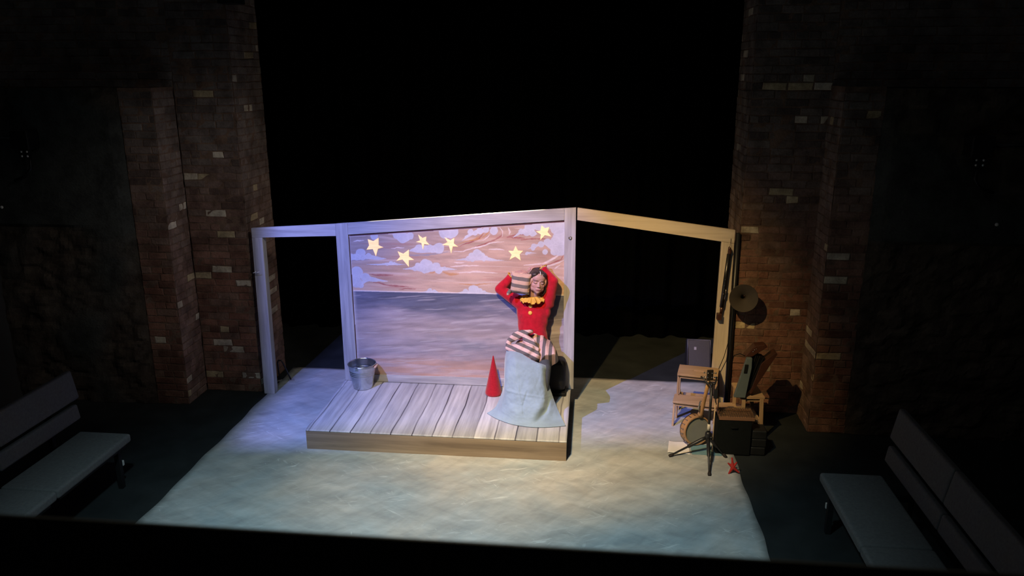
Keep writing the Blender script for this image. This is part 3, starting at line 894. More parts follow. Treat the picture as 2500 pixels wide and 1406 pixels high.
MB().tube([mid - tan * 0.046, mid - tan * 0.03, mid + tan * 0.03, mid + tan * 0.046], [0.008, 0.0115, 0.0115, 0.008], 14).build('grip', pm('turned pale wood', (0.62, 0.40, 0.30), 0.5, stretch=(1, 0.1, 1)), t, smooth=True)

M_red = pm('red felt', (0.36, 0.010, 0.018), 0.95, var=0.18, scale=60, bmp=0.3, bscale=160, spec=0.08, sheen=0.3)
prof = [(0.0, 0.001), (0.080, 0.0), (0.0855, 0.006)] + [(0.0855 * (1 - u) ** 1.0 + 0.0045, 0.006 + 0.412 * u) for u in np.linspace(0.04, 0.985, 26)] + [(0.002, 0.420), (0.0, 0.421)]
o = MB().lathe(prof, (1.632, 0.995, 0.202), 48).build('cone_hat', M_red, smooth=True)
for v in o.data.vertices:
    pass
tag(o, 'tall pointed red felt cone standing on the platform beside the blue blanket', 'cone')

M_block = pm('black block', (0.008, 0.008, 0.009), 0.5, var=0.3, spec=0.25, bmp=0.1, stretch=(6, 1, 0.4), scale=8)
t = thing('black_block', (2.13, 1.1, 0.2), 'black rounded block half hidden behind the seated person and blanket', 'seat')  # solid block sized to fill the black area beside the person
MB().b(1.90, 2.368, 1.000, 1.198, 0.240, 0.585).build('block_body', M_block, t, bevel=0.060, seg=6, smooth=True)
MB().b(1.895, 2.372, 0.995, 1.200, 0.2035, 0.2395).build('base', M_block, t, bevel=0.008, seg=2)
# ---------------------------------------------------------------- person
HC = Vector((2.072, 1.045, 1.396))            # head centre
HR = (Matrix.Rotation(R(9), 3, 'Y') @ Matrix.Rotation(R(15), 3, 'Z') @ Matrix.Rotation(R(-6), 3, 'X'))
HS = 1.06
HX, HZ = 1.10, 0.95
def hp(x, y, z):
    return HC + HR @ (Vector((x * HX, y, z * HZ)) * HS)
def hell(mb, c, r, rot=None):
    mb.ell(hp(*c), (r[0] * HS * HX, r[1] * HS, r[2] * HS * HZ), HR if rot is None else HR @ rot, 24, 14)
def htube(mb, pts, rad, n=12):
    pts = [hp(*p) for p in pts]
    rad = [r_ * HS for r_ in rad]
    mb.limb(pts, rad, n)

def head_shapes(mb):
    hell(mb, (0, 0.012, 0.036), (0.074, 0.094, 0.080))
    hell(mb, (0, -0.036, 0.046), (0.058, 0.049, 0.050))
    hell(mb, (0, -0.026, -0.026), (0.057, 0.060, 0.076))
    hell(mb, (0, -0.046, -0.060), (0.040, 0.038, 0.044))
    hell(mb, (0, -0.062, -0.088), (0.019, 0.018, 0.018))
    for s in (-1, 1):
        hell(mb, (s * 0.034, -0.020, -0.056), (0.026, 0.045, 0.034))
        hell(mb, (s * 0.032, -0.050, -0.027), (0.024, 0.023, 0.026))
        htube(mb, [(s * 0.012, -0.0815, 0.021), (s * 0.030, -0.0790, 0.026), (s * 0.046, -0.066, 0.021)], [0.0055, 0.0065, 0.0045], 10)
        hell(mb, (s * 0.029, -0.0705, 0.002), (0.0145, 0.0125, 0.0100))
        hell(mb, (s * 0.0090, -0.0895, -0.0325), (0.0062, 0.0080, 0.0058))
        hell(mb, (s * 0.072, 0.008, -0.006), (0.0070, 0.016, 0.027), Matrix.Rotation(R(-s * 18), 3, 'Z'))
        hell(mb, (s * 0.062, 0.004, 0.010), (0.016, 0.06, 0.05))
        htube(mb, [(s * 0.022, -0.0735, -0.0590), (s * 0.030, -0.0665, -0.0545)], [0.0030, 0.0024], 8)
    htube(mb, [(0, -0.079, 0.014), (0, -0.0865, -0.008), (0, -0.0950, -0.026)], [0.0060, 0.0066, 0.0080])
    hell(mb, (0, -0.0950, -0.0305), (0.0085, 0.0090, 0.0072))
    hell(mb, (0, -0.070, -0.060), (0.028, 0.017, 0.019))
    htube(mb, [(-0.025, -0.0720, -0.0560), (-0.010, -0.0845, -0.0600), (0, -0.0855, -0.0612), (0.010, -0.0845, -0.0600), (0.025, -0.0720, -0.0560)], [0.0022, 0.0036, 0.0034, 0.0036, 0.0022], 10)
    htube(mb, [(-0.020, -0.0735, -0.0625), (-0.008, -0.0835, -0.0685), (0.008, -0.0835, -0.0685), (0.020, -0.0735, -0.0625)], [0.0022, 0.0046, 0.0046, 0.0022], 10)

def hand_shapes(mb, wrist, dirv, palmn, side, curl, spread=0.26, s=1.0, thumb_dir=1, curl_step=1.0):
    """palm, four bent fingers of unequal length and a thumb; palmn is the direction the palm faces"""
    d = Vector(dirv).normalized(); n = Vector(palmn).normalized()
    n = (n - d * n.dot(d)).normalized()
    w = d.cross(n)
    wrist = Vector(wrist)
    rot = Matrix((w, n, d)).transposed()
    mb.ell(wrist + d * 0.045 * s, (0.037 * s, 0.015 * s, 0.049 * s), rot)
    mb.ell(wrist + d * 0.066 * s, (0.037 * s, 0.013 * s, 0.024 * s), rot)
    lens = [0.066, 0.074, 0.070, 0.056]
    for k in range(4):
        u = (k - 1.5)
        base = wrist + d * (0.080 - 0.004 * abs(u)) * s + w * (u * 0.0195 * s)
        dd = (d + w * u * spread * 0.35).normalized()
        pts = [base - dd * 0.02, base]
        L = lens[k] * s
        ang = 0
        p = base
        for seg, fr_, cv in ((0, 0.46, curl * 0.7), (1, 0.30, curl * 1.1), (2, 0.24, curl * 0.8)):
            ang += cv * curl_step * (1 + 0.12 * u)
            q = p + (dd * math.cos(ang) + n * math.sin(ang)) * L * fr_
            pts.append(q); p = q
        mb.limb(pts, [0.0088 * s, 0.0086 * s, 0.0080 * s, 0.0074 * s, 0.0062 * s], 12)
    tb = wrist + d * 0.022 * s + w * (thumb_dir * 0.026 * s)
    td = (d * 0.75 + w * thumb_dir * 0.75 + n * 0.35).normalized()
    t2 = (d * 1.0 + w * thumb_dir * 0.35 + n * 0.45).normalized()
    mb.limb([tb, tb + td * 0.034 * s, tb + td * 0.034 * s + t2 * 0.026 * s, tb + td * 0.034 * s + t2 * 0.046 * s], [0.0125 * s, 0.0100 * s, 0.0088 * s, 0.0070 * s], 12)

# joints
SHR, ELR, WRR = Vector((1.900, 1.110, 1.150)), Vector((1.686, 1.135, 1.285)), Vector((1.824, 1.145, 1.440))
SHL, ELL, WRL = Vector((2.170, 1.110, 1.160)), Vector((2.226, 1.070, 1.395)), Vector((2.100, 1.150, 1.525))
HIPR, KNR, ANR = Vector((1.965, 1.00, 0.690)), Vector((1.945, 0.600, 0.660)), Vector((1.960, 0.500, 0.280))
HIPL, KNL, ANL = Vector((2.130, 1.00, 0.690)), Vector((2.185, 0.610, 0.655)), Vector((2.160, 0.500, 0.280))
P_ = thing('person', (2.06, 1.0, 0.2), 'seated person with closed eyes and raised arms in red sweater with yellow ruff', 'person')
bm_ = MB()
head_shapes(bm_)
bm_.limb([(2.035, 1.095, 1.180), (2.040, 1.085, 1.235), (2.050, 1.068, 1.290)], [0.056, 0.048, 0.048], 20)
# trunk inside the clothes
bm_.limb([(2.045, 1.05, 0.70), (2.030, 1.075, 0.86), (2.022, 1.095, 1.00), (2.030, 1.110, 1.12)], [0.105, 0.085, 0.090, 0.070], 24)
bm_.limb([SHR, (2.03, 1.110, 1.160), SHL], [0.048, 0.050, 0.048], 16)
bm_.limb([SHR, ELR], [0.044, 0.034], 16); bm_.limb([ELR, WRR], [0.034, 0.023], 16)
bm_.limb([SHL, ELL], [0.044, 0.034], 16); bm_.limb([ELL, WRL], [0.034, 0.023], 16)
hand_shapes(bm_, WRL, (-1.0, -0.30, -0.02), (-0.15, -0.2, -1.0), 1, 0.42, thumb_dir=-1)
hand_shapes(bm_, WRR, (0.95, 0.12, 0.30), (0.2, 0.2, -1.0), 1, 0.30, thumb_dir=1)
for hip, kn, an in ((HIPR, KNR, ANR), (HIPL, KNL, ANL)):
    bm_.limb([hip, hip.lerp(kn, 0.5), kn], [0.078, 0.066, 0.050], 18)
    bm_.limb([kn, kn.lerp(an, 0.35), an], [0.050, 0.046, 0.032], 18)
    bm_.limb([an, an + Vector((0, -0.03, -0.04)), an + Vector((0, -0.13, -0.052))], [0.030, 0.026, 0.018], 14)
body = remesh_object(bm_, 0.0030, 9, 0.5)
# skin colours by place on the face
nV = len(body.vertices)
co = np.empty(nV * 3, np.float32); body.vertices.foreach_get('co', co); co = co.reshape(-1, 3)
Rm = np.array(HR); loc = (co - np.array(HC)) @ Rm / HS / np.array([HX, 1.0, HZ])
SK = np.array((0.47, 0.275, 0.22)); colr = np.tile(SK, (nV, 1))
def blend(mask, c):
    global colr
    mask = np.clip(mask, 0, 1)[:, None]
    colr = colr * (1 - mask) + np.array(c) * mask
lx, ly, lz = loc[:, 0], loc[:, 1], loc[:, 2]
front = (ly < -0.045) & (np.abs(lx) < 0.075) & (np.abs(lz) < 0.13)
def gauss(cx, cz, sx, sz):
    return np.exp(-((lx - cx) / sx) ** 2 - ((lz - cz) / sz) ** 2) * front
for s in (-1, 1):
    blend(gauss(s * 0.038, -0.032, 0.020, 0.018) * 0.45, (0.48, 0.18, 0.15))
    bz = 0.026 - 0.35 * np.maximum(0, np.abs(lx) - 0.034) + 0.12 * (np.abs(lx) - 0.014)
    bm2 = (np.sign(lx) == s) & (np.abs(lx) > 0.011) & (np.abs(lx) < 0.052) & front
    blend(np.exp(-((lz - bz) / 0.0048) ** 2) * bm2 * 0.9, (0.10, 0.055, 0.04))
    ez = -0.0065 + 5.0 * (np.abs(lx) - 0.030) ** 2 * 8
    em = (np.sign(lx) == s) & (np.abs(np.abs(lx) - 0.030) < 0.0165) & front
    blend(np.exp(-((lz - ez) / 0.0034) ** 2) * em * 1.0, (0.045, 0.025, 0.02))
    blend(gauss(s * 0.0075, -0.0405, 0.0035, 0.0028) * 0.8, (0.20, 0.08, 0.06))
lipm = np.exp(-((lx) / 0.022) ** 4 - ((lz + 0.0665) / 0.0078) ** 4) * front
blend(lipm * 0.85, (0.38, 0.11, 0.12))
blend(np.exp(-((lx) / 0.021) ** 4 - ((lz + 0.0662 - 6 * lx ** 2) / 0.0013) ** 2) * front * 0.9, (0.18, 0.05, 0.05))
colr = np.concatenate([colr, np.ones((nV, 1))], 1).astype(np.float32)
ca = body.color_attributes.new('Col', 'FLOAT_COLOR', 'POINT'); ca.data.foreach_set('color', colr.ravel())
M_skin = vc_mat('skin', 0.5, 0.06, 90, 0.0, 0.35)
M_skin.node_tree.nodes['Principled BSDF'].inputs['Subsurface Weight'].default_value = 0.06
M_skin.node_tree.nodes['Principled BSDF'].inputs['Subsurface Radius'].default_value = (0.01, 0.004, 0.002)
body.name = 'body'
link('body', body, M_skin, P_, smooth=True)

# hair: slicked back from a centre parting, loose down the far side
hb = MB()
hell(hb, (0, 0.022, 0.044), (0.080, 0.097, 0.080))
hell(hb, (0, 0.060, 0.006), (0.076, 0.066, 0.082))
for s in (-1, 1):
    hell(hb, (s * 0.036, -0.016, 0.076), (0.040, 0.054, 0.034), Matrix.Rotation(R(s * 28), 3, 'Y'))
    hell(hb, (s * 0.068, 0.004, 0.030), (0.0150, 0.050, 0.052))
    htube(hb, [(s * 0.052, -0.052, 0.066), (s * 0.066, -0.034, 0.040), (s * 0.073, -0.010, 0.012)], [0.008, 0.009, 0.008], 10)
hell(hb, (0.072, 0.024, -0.014), (0.020, 0.048, 0.066))
hell(hb, (0.077, -0.004, -0.004), (0.013, 0.032, 0.050))
htube(hb, [(0.074, 0.006, 0.02), (0.082, 0.006, -0.04), (0.076, 0.000, -0.090), (0.056, -0.008, -0.118)], [0.022, 0.024, 0.020, 0.010], 14)
htube(hb, [(0.080, 0.03, 0.03), (0.104, 0.035, 0.018), (0.116, 0.04, 0.004)], [0.02, 0.018, 0.010], 12)
hair = remesh_object(hb, 0.004, 4, 0.5)
def hair_mat():
    m, nt, bs = nt_new('dark brown hair')
    vec = mapping(nt, (9, 1.2, 1.6))
    f = noise_tex(nt, vec, 30, 4)
    nt.links.new(ramp(nt, f, [(0.3, (0.012, 0.008, 0.007)), (0.7, (0.050, 0.032, 0.026))]), bs.inputs['Base Color'])
    bs.inputs['Roughness'].default_value = 0.42
    bs.inputs['Specular IOR Level'].default_value = 0.4
    bump(nt, bs, f, 0.5, 0.004)
    return m
link('hair', hair, hair_mat(), P_, smooth=True)
cp = MB().tube([hp(0.004, -0.080, 0.082), hp(0.002, -0.066, 0.102), hp(0.000, -0.046, 0.114)], [0.0030, 0.0036, 0.0026], 8)
o = cp.build('hair_clip', pm('pale clip', (0.75, 0.72, 0.62), 0.35), P_, smooth=True)

# sweater
sw = MB()
def ring(z, cx, cy, rx, ry, n=40):
    return [(cx + rx * math.cos(a), cy + ry * math.sin(a), z) for a in np.linspace(0, 2 * math.pi, n, endpoint=False)]
prof = [(0.690, 2.052, 1.035, 0.162, 0.130), (0.74, 2.046, 1.045, 0.158, 0.125), (0.80, 2.035, 1.058, 0.148, 0.115), (0.88, 2.024, 1.072, 0.143, 0.106), (0.97, 2.022, 1.086, 0.150, 0.104), (1.05, 2.026, 1.094, 0.160, 0.100), (1.12, 2.030, 1.102, 0.160, 0.090), (1.18, 2.035, 1.108, 0.125, 0.074), (1.225, 2.038, 1.100, 0.066, 0.060)]
rows = [ring(*p) for p in prof]
n0 = len(rows[0])
k0 = len(sw.v); sw.grid(rows, closed=True)
sw.f.append(tuple(range(k0, k0 + n0))[::-1]); sw.f.append(tuple(range(k0 + (len(rows) - 1) * n0, k0 + len(rows) * n0)))
sw.ell((1.970, 1.058, 1.030), (0.075, 0.062, 0.085)); sw.ell((2.080, 1.058, 1.030), (0.075, 0.062, 0.085))
for _x in (1.893, 2.172):
    sw.ell((_x, 1.100, 1.085), (0.034, 0.060, 0.085)); sw.ell((_x + (0.012 if _x < 2 else -0.012), 1.095, 1.000), (0.020, 0.060, 0.090))
def sleeve(sh, el, wr, r0, r1, r2, back):
    sh0 = sh + (Vector(back) - sh) * 0.5
    sw.limb([sh0, sh, sh.lerp(el, 0.35), sh.lerp(el, 0.75), el], [r0 * 0.9, r0, (r0 * 0.62 + r1 * 0.38), (r0 * .2 + r1 * 0.8), r1], 22)
    e = wr - el
    sw.limb([el, el + e * 0.25, el + e * 0.70], [r1, r1 * 0.93, r2], 20)
    sw.tube([el + e * 0.66, el + e * 0.84], [r2 * 0.98, r2 * 1.16], 20)
sleeve(SHR, ELR, WRR, 0.072, 0.050, 0.038, (1.99, 1.09, 1.08))
sleeve(SHL, ELL, WRL, 0.072, 0.052, 0.040, (2.08, 1.09, 1.08))
smesh = remesh_object(sw, 0.0045, 16, 0.6)
for v in smesh.vertices:   # soft knit folds
    p = v.co
    f = 0.0035 * math.sin(p.z * 60 + p.x * 35 + 3 * fbm(p, 6, 2)) * (0.4 + fbm(p, 5, 2))
    d = Vector((p.x - 2.03, p.y - 1.06, 0))
    if d.length > 0.02:
        v.co = p + d.normalized() * f
M_knit = pm('red knit', (0.44, 0.009, 0.020), 0.92, var=0.22, scale=26, bmp=0.45, bscale=150, spec=0.08, sheen=0.25)
link('sweater', smesh, M_knit, P_, smooth=True)
M_yel = pm('mustard cotton', (0.62, 0.36, 0.06), 0.85, var=0.15, scale=30, bmp=0.15, bscale=90, spec=0.12)
for el, wr, r2 in ((ELR, WRR, 0.038), (ELL, WRL, 0.040)):
    e = wr - el; c = el + e * 0.845; ax = e.normalized()
    rot = ax.to_track_quat('Z', 'Y').to_matrix()
    pr = []
    cf = MB(); rows = []
    for j, (u, rr) in enumerate([(0.0, r2 * 1.17), (0.004, r2 * 1.22), (0.010, r2 * 1.30)]):
        rows.append([c + rot @ Vector(((rr + (0.004 * math.sin(a * 11) if j else 0)) * math.cos(a), (rr + (0.004 * math.sin(a * 11) if j else 0)) * math.sin(a), u)) for a in np.linspace(0, 2 * math.pi, 60, endpoint=False)])
    cf.grid(rows, closed=True)
    cf.build('cuff_trim', M_yel, P_, smooth=True, solid=0.003, fix=False)
# ruff
rf = MB(); rows = []
NC = 220
cR = Vector((2.022, 1.062, 1.240))
for j, u in enumerate(np.linspace(0, 1, 12)):
    row = []
    for i in range(NC):
        a = 2 * math.pi * i / NC
        frn = 0.5 - 0.5 * math.sin(a)       # 1 towards the audience
        rr = 0.050 + (0.050 + 0.028 * frn) * u
        wv = (math.sin(a * 13 + 1.9 * math.sin(a * 2) + 1.1 * math.sin(a * 5)) + 0.35 * math.sin(a * 29)) * 0.0125 * u ** 1.2
        drop = -(0.018 + 0.030 * frn) * u ** 1.4
        lift = 0.004
        row.append(cR + Vector((rr * math.cos(a) * 1.08, (rr * 0.88 + wv * 0.6) * math.sin(a), drop + wv * 0.9 + lift)))
    rows.append(row)
rf.grid(rows, closed=True)
rf.build('ruff_collar', M_yel, P_, smooth=True, solid=0.003, fix=False)
# big round buttons: found on the sweater's front surface
from mathutils.bvhtree import BVHTree
bvh = BVHTree.FromPolygons([v.co[:] for v in smesh.vertices], [p.vertices[:] for p in smesh.polygons])
M_btn = pm('yellow button', (0.80, 0.44, 0.07), 0.5, var=0.06, spec=0.3)
for bxx, bz in ((2.008, 1.150), (2.006, 1.084)):
    q = Vector((bxx, 0.5, bz)) - Vector((P_.location))
    hit = bvh.ray_cast(q, Vector((0, 1, 0)))
    hl_ = (hit[0] if hit[0] else Vector((bxx, 0.95, bz)) - P_.location) + P_.location
    nn = hit[1] if hit[1] else Vector((0, -1, 0))
    if nn.y > 0: nn = -nn
    rot = Vector(nn).to_track_quat('Z', 'Y').to_matrix()
    MB().lathe([(0.0, -0.002), (0.019, -0.002), (0.0205, 0.003), (0.018, 0.008), (0.009, 0.011), (0.0, 0.0115)], hl_, 32, rot).build('button', M_btn, P_, smooth=True)

# shorts: wide striped legs, tights under them
PINK, TAUPE = (0.66, 0.43, 0.36), (0.145, 0.125, 0.115)
M_strS = stripes('striped shorts cloth', 0, 0.066, PINK, TAUPE, loc=(0.012, 0, 0))
sh = MB()
sh.limb([(2.05, 1.02, 0.70), (2.05, 1.0, 0.74)], [0.150, 0.140], 24)
sh.tube([(2.13, 1.02, 0.71), (2.155, 0.88, 0.735), (2.195, 0.76, 0.735), (2.215, 0.70, 0.700)], [0.110, 0.105, 0.100, 0.098], 26)
sh.tube([(1.965, 1.02, 0.71), (1.945, 0.86, 0.735), (1.930, 0.72, 0.73)], [0.110, 0.100, 0.092], 26)
shm = remesh_object(sh, 0.006, 6, 0.5)
for v in shm.vertices:
    v.co += Vector((0, -0.4, 1)).normalized() * 0.007 * math.sin(v.co.x * 70 + v.co.y * 9)
link('striped_shorts', shm, M_strS, P_, smooth=True)
tg = MB()
for hip, kn, an in ((HIPR, KNR, ANR), (HIPL, KNL, ANL)):
    tg.limb([hip.lerp(kn, 0.55), kn], [0.071, 0.056], 20)
    tg.limb([kn, kn.lerp(an, 0.35), an], [0.056, 0.052, 0.038], 20)
    tg.limb([an, an + Vector((0, -0.03, -0.036)), an + Vector((0, -0.135, -0.050))], [0.037, 0.034, 0.024], 14)
tgm = remesh_object(tg, 0.006, 4, 0.5)
link('tights', tgm, pm('dark grey tights', (0.055, 0.060, 0.062), 0.85, var=0.15, scale=50), P_, smooth=True)

# cushion beside the head
M_strP = stripes('striped cushion cloth', 2, 0.071, (0.60, 0.40, 0.29), (0.17, 0.145, 0.125), rot=(0, R(-7), 0), loc=(0, 0, 0.012), wob=0.010)
cu = MB(); rows = []
cw, ch, cd = 0.098, 0.106, 0.048
n = 26
def cush(u, v, side):
    e = (1 - abs(u) ** 3.2) * (1 - abs(v) ** 3.2)
    pin = 1 - 0.06 * (1 - abs(v) ** 2) * abs(u)
    return Vector((u * cw * pin * (1 + 0.03 * v), side * cd * max(0, e) ** 0.45 + 0.006 * fbm(Vector((u, v, side)), 2.5, 2), v * ch * (1 - 0.05 * (1 - u * u))))
rotc = Matrix.Rotation(R(7), 3, 'Y') @ Matrix.Rotation(R(-8), 3, 'X')
pc = Vector((1.912, 0.985, 1.392))
for side in (-1, 1):
    rows = [[pc + rotc @ cush(u, v, side) for u in np.linspace(-1, 1, n)] for v in np.linspace(-1, 1, n)]
    cu.grid(rows)
cu.tube([pc + rotc @ Vector((-cw * 0.93, -0.010, -ch * 0.84)), pc + rotc @ Vector((-cw * 1.10, -0.030, -ch * 1.05)), pc + rotc @ Vector((-cw * 1.13, -0.038, -ch * 1.22))], [0.022, 0.017, 0.010], 12)
o = cu.build('cushion', M_strP, smooth=True)
o.modifiers.new('w', 'WELD').merge_threshold = 0.0008
tag(o, 'small taupe and cream striped cushion held up beside the seated person\'s head', 'cushion')

# bunched striped sheet across the lap
M_strB = stripes('striped sheet cloth', 2, 0.064, (0.70, 0.47, 0.40), (0.155, 0.135, 0.125), rot=(R(25), R(-24), 0), loc=(0, 0, 0.0), wob=0.012)
sb = MB()
sb.limb([(1.815, 0.830, 0.845), (1.87, 0.845, 0.885), (1.95, 0.865, 0.915), (2.03, 0.885, 0.930)], [0.026, 0.042, 0.040, 0.018], 20)
sb.limb([(1.815, 0.760, 0.800), (1.87, 0.735, 0.795), (1.96, 0.715, 0.800), (2.03, 0.70, 0.780), (2.085, 0.68, 0.750)], [0.034, 0.050, 0.068, 0.072, 0.052], 22)
sb.limb([(1.99, 0.82, 0.865), (2.03, 0.78, 0.845), (2.075, 0.73, 0.80)], [0.045, 0.050, 0.045], 18)
sb.limb([(1.81, 0.80, 0.775), (1.81, 0.80, 0.835)], [0.030, 0.026], 18)
sb.ell((1.95, 0.79, 0.775), (0.13, 0.10, 0.06))
sbm = remesh_object(sb, 0.005, 5, 0.5)
for v in sbm.vertices:
    p = v.co
    q = 0.010 * math.sin(p.x * 42 - p.z * 55 + 4 * fbm(p, 5, 2)) * 0.6 + 0.012 * fbm(p, 16, 2)
    v.co = p + Vector((0.1, -0.7, 0.6)) * q
o = link('striped_sheet', sbm, M_strB, smooth=True)
tag(o, 'pink and taupe striped sheet bunched on the lap above the blue blanket', 'sheet')

# pale blue blanket from the lap to the platform
M_blk = pm('pale blue fleece', (0.25, 0.325, 0.35), 0.95, var=0.10, scale=10, bmp=0.25, bscale=70, spec=0.05, sheen=0.3)
def catmull(P, t_):
    m = len(P) - 1
    s_ = min(max(t_, 0), 0.99999) * m; i = int(s_); f = s_ - i
    p0, p1, p2, p3 = P[max(i - 1, 0)], P[i], P[i + 1], P[min(i + 2, m)]
    return 0.5 * ((2 * p1) + (-p0 + p2) * f + (2 * p0 - 5 * p1 + 4 * p2 - p3) * f * f + (-p0 + 3 * p1 - 3 * p2 + p3) * f ** 3)
CR = [
 [(1.800, 0.830, 0.785), (1.850, 0.760, 0.800), (1.925, 0.680, 0.790), (2.010, 0.600, 0.765), (2.090, 0.560, 0.740), (2.150, 0.555, 0.722), (2.200, 0.590, 0.690)],
 [(1.786, 0.740, 0.720), (1.830, 0.600, 0.752), (1.905, 0.540, 0.765), (2.000, 0.515, 0.735), (2.095, 0.515, 0.725), (2.160, 0.525, 0.700), (2.205, 0.580, 0.655)],
 [(1.782, 0.700, 0.640), (1.812, 0.540, 0.655), (1.900, 0.490, 0.665), (2.000, 0.485, 0.645), (2.100, 0.480, 0.640), (2.170, 0.505, 0.615), (2.205, 0.600, 0.585)],
 [(1.782, 0.680, 0.540), (1.810, 0.500, 0.530), (1.900, 0.450, 0.530), (2.000, 0.440, 0.520), (2.105, 0.440, 0.510), (2.185, 0.480, 0.495), (2.225, 0.600, 0.480)],
 [(1.775, 0.660, 0.430), (1.800, 0.480, 0.420), (1.895, 0.410, 0.410), (2.000, 0.390, 0.405), (2.110, 0.395, 0.400), (2.205, 0.450, 0.385), (2.262, 0.570, 0.380)],
 [(1.745, 0.620, 0.330), (1.790, 0.450, 0.320), (1.890, 0.365, 0.320), (2.000, 0.340, 0.330), (2.115, 0.350, 0.325), (2.235, 0.420, 0.305), (2.305, 0.520, 0.295)],
 [(1.700, 0.570, 0.245), (1.780, 0.420, 0.240), (1.890, 0.330, 0.240), (2.000, 0.300, 0.250), (2.125, 0.310, 0.245), (2.250, 0.380, 0.232), (2.355, 0.430, 0.232)],
 [(1.627, 0.515, 0.207), (1.735, 0.400, 0.207), (1.870, 0.305, 0.207), (1.985, 0.265, 0.207), (2.110, 0.250, 0.207), (2.260, 0.270, 0.207), (2.398, 0.312, 0.207)],
]
CR = [[Vector(p) for p in r_] for r_ in CR]
rows = []
NU, NV = 90, 110
for j in range(NV + 1):
    v = j / NV
    ctrl = [catmull([r_[k] for r_ in CR], v) for k in range(7)]
    row = []
    for i in range(NU + 1):
        u = i / NU
        p = catmull(ctrl, u)
        amp = 0.017 * math.sin(math.pi * min(1, v * 1.02)) ** 0.8
        wob = 1.6 * mnoise.noise(Vector((u * 2.2, v * 2.4, 4)))
        fold = math.sin(u * 15 + 3.5 * v + wob * 2.2) * 0.35 + math.sin(u * 7 - v * 6 + 1.0 + wob) * 0.55
        fc = u - (0.88 - 0.62 * max(0, v - 0.55) ** 1.0)
        fold -= 2.4 * math.exp(-(fc / 0.045) ** 2) * math.sin(math.pi * min(1, max(0, (v - 0.42) / 0.56))) ** 1.2
        fold += 1.1 * math.exp(-((fc + 0.10) / 0.07) ** 2) * math.sin(math.pi * min(1, max(0, (v - 0.42) / 0.56)))
        fold += 0.9 * math.exp(-((u - 0.30 - 0.5 * (v - 0.12)) / 0.05) ** 2) * math.exp(-((v - 0.16) / 0.12) ** 2)
        cre = 0.006 * math.exp(-((v - 0.50 + 0.03 * math.sin(u * 3) - 0.05 * u) / 0.010) ** 2) - 0.006 * math.exp(-((u - 0.55 - 0.06 * math.sin(v * 7)) / 0.010) ** 2) * (.45 < v < .8)
        cre += 0.005 * math.exp(-((u - 0.47 - 0.35 * (v - 0.62)) / 0.012) ** 2) * (.42 < v < .62)
        q = p + Vector((0, -1, 0.25)) * (amp * fold + cre + 0.022 * fbm(Vector((u * 4, v * 5, 0)), 1.5, 4) * (math.sin(math.pi * v) if v < 0.97 else 0))
        if v > 0.9: q.z = max(q.z, 0.2075)
        row.append(q)
    rows.append(row)
bk = MB(); bk.grid(rows)
o = bk.build('blanket', M_blk, smooth=True, solid=0.004, fix=False)
tag(o, 'pale blue blanket draped over the seated person\'s knees and fanned out on the platform', 'blanket')
# ---------------------------------------------------------------- instruments and furniture at the right
M_oak = pm('pale birch wood', (0.46, 0.29, 0.16), 0.5, var=0.16, scale=10, stretch=(1, 1, 1), bmp=0.05, spec=0.3)
def birch(name, axis):
    return painted_wood(name, axis, (0.29, 0.18, 0.095), (0.38, 0.25, 0.135), (0.45, 0.31, 0.18), 34)
M_bx, M_by, M_bz = birch('birch x', 0), birch('birch y', 1), birch('birch z', 2)

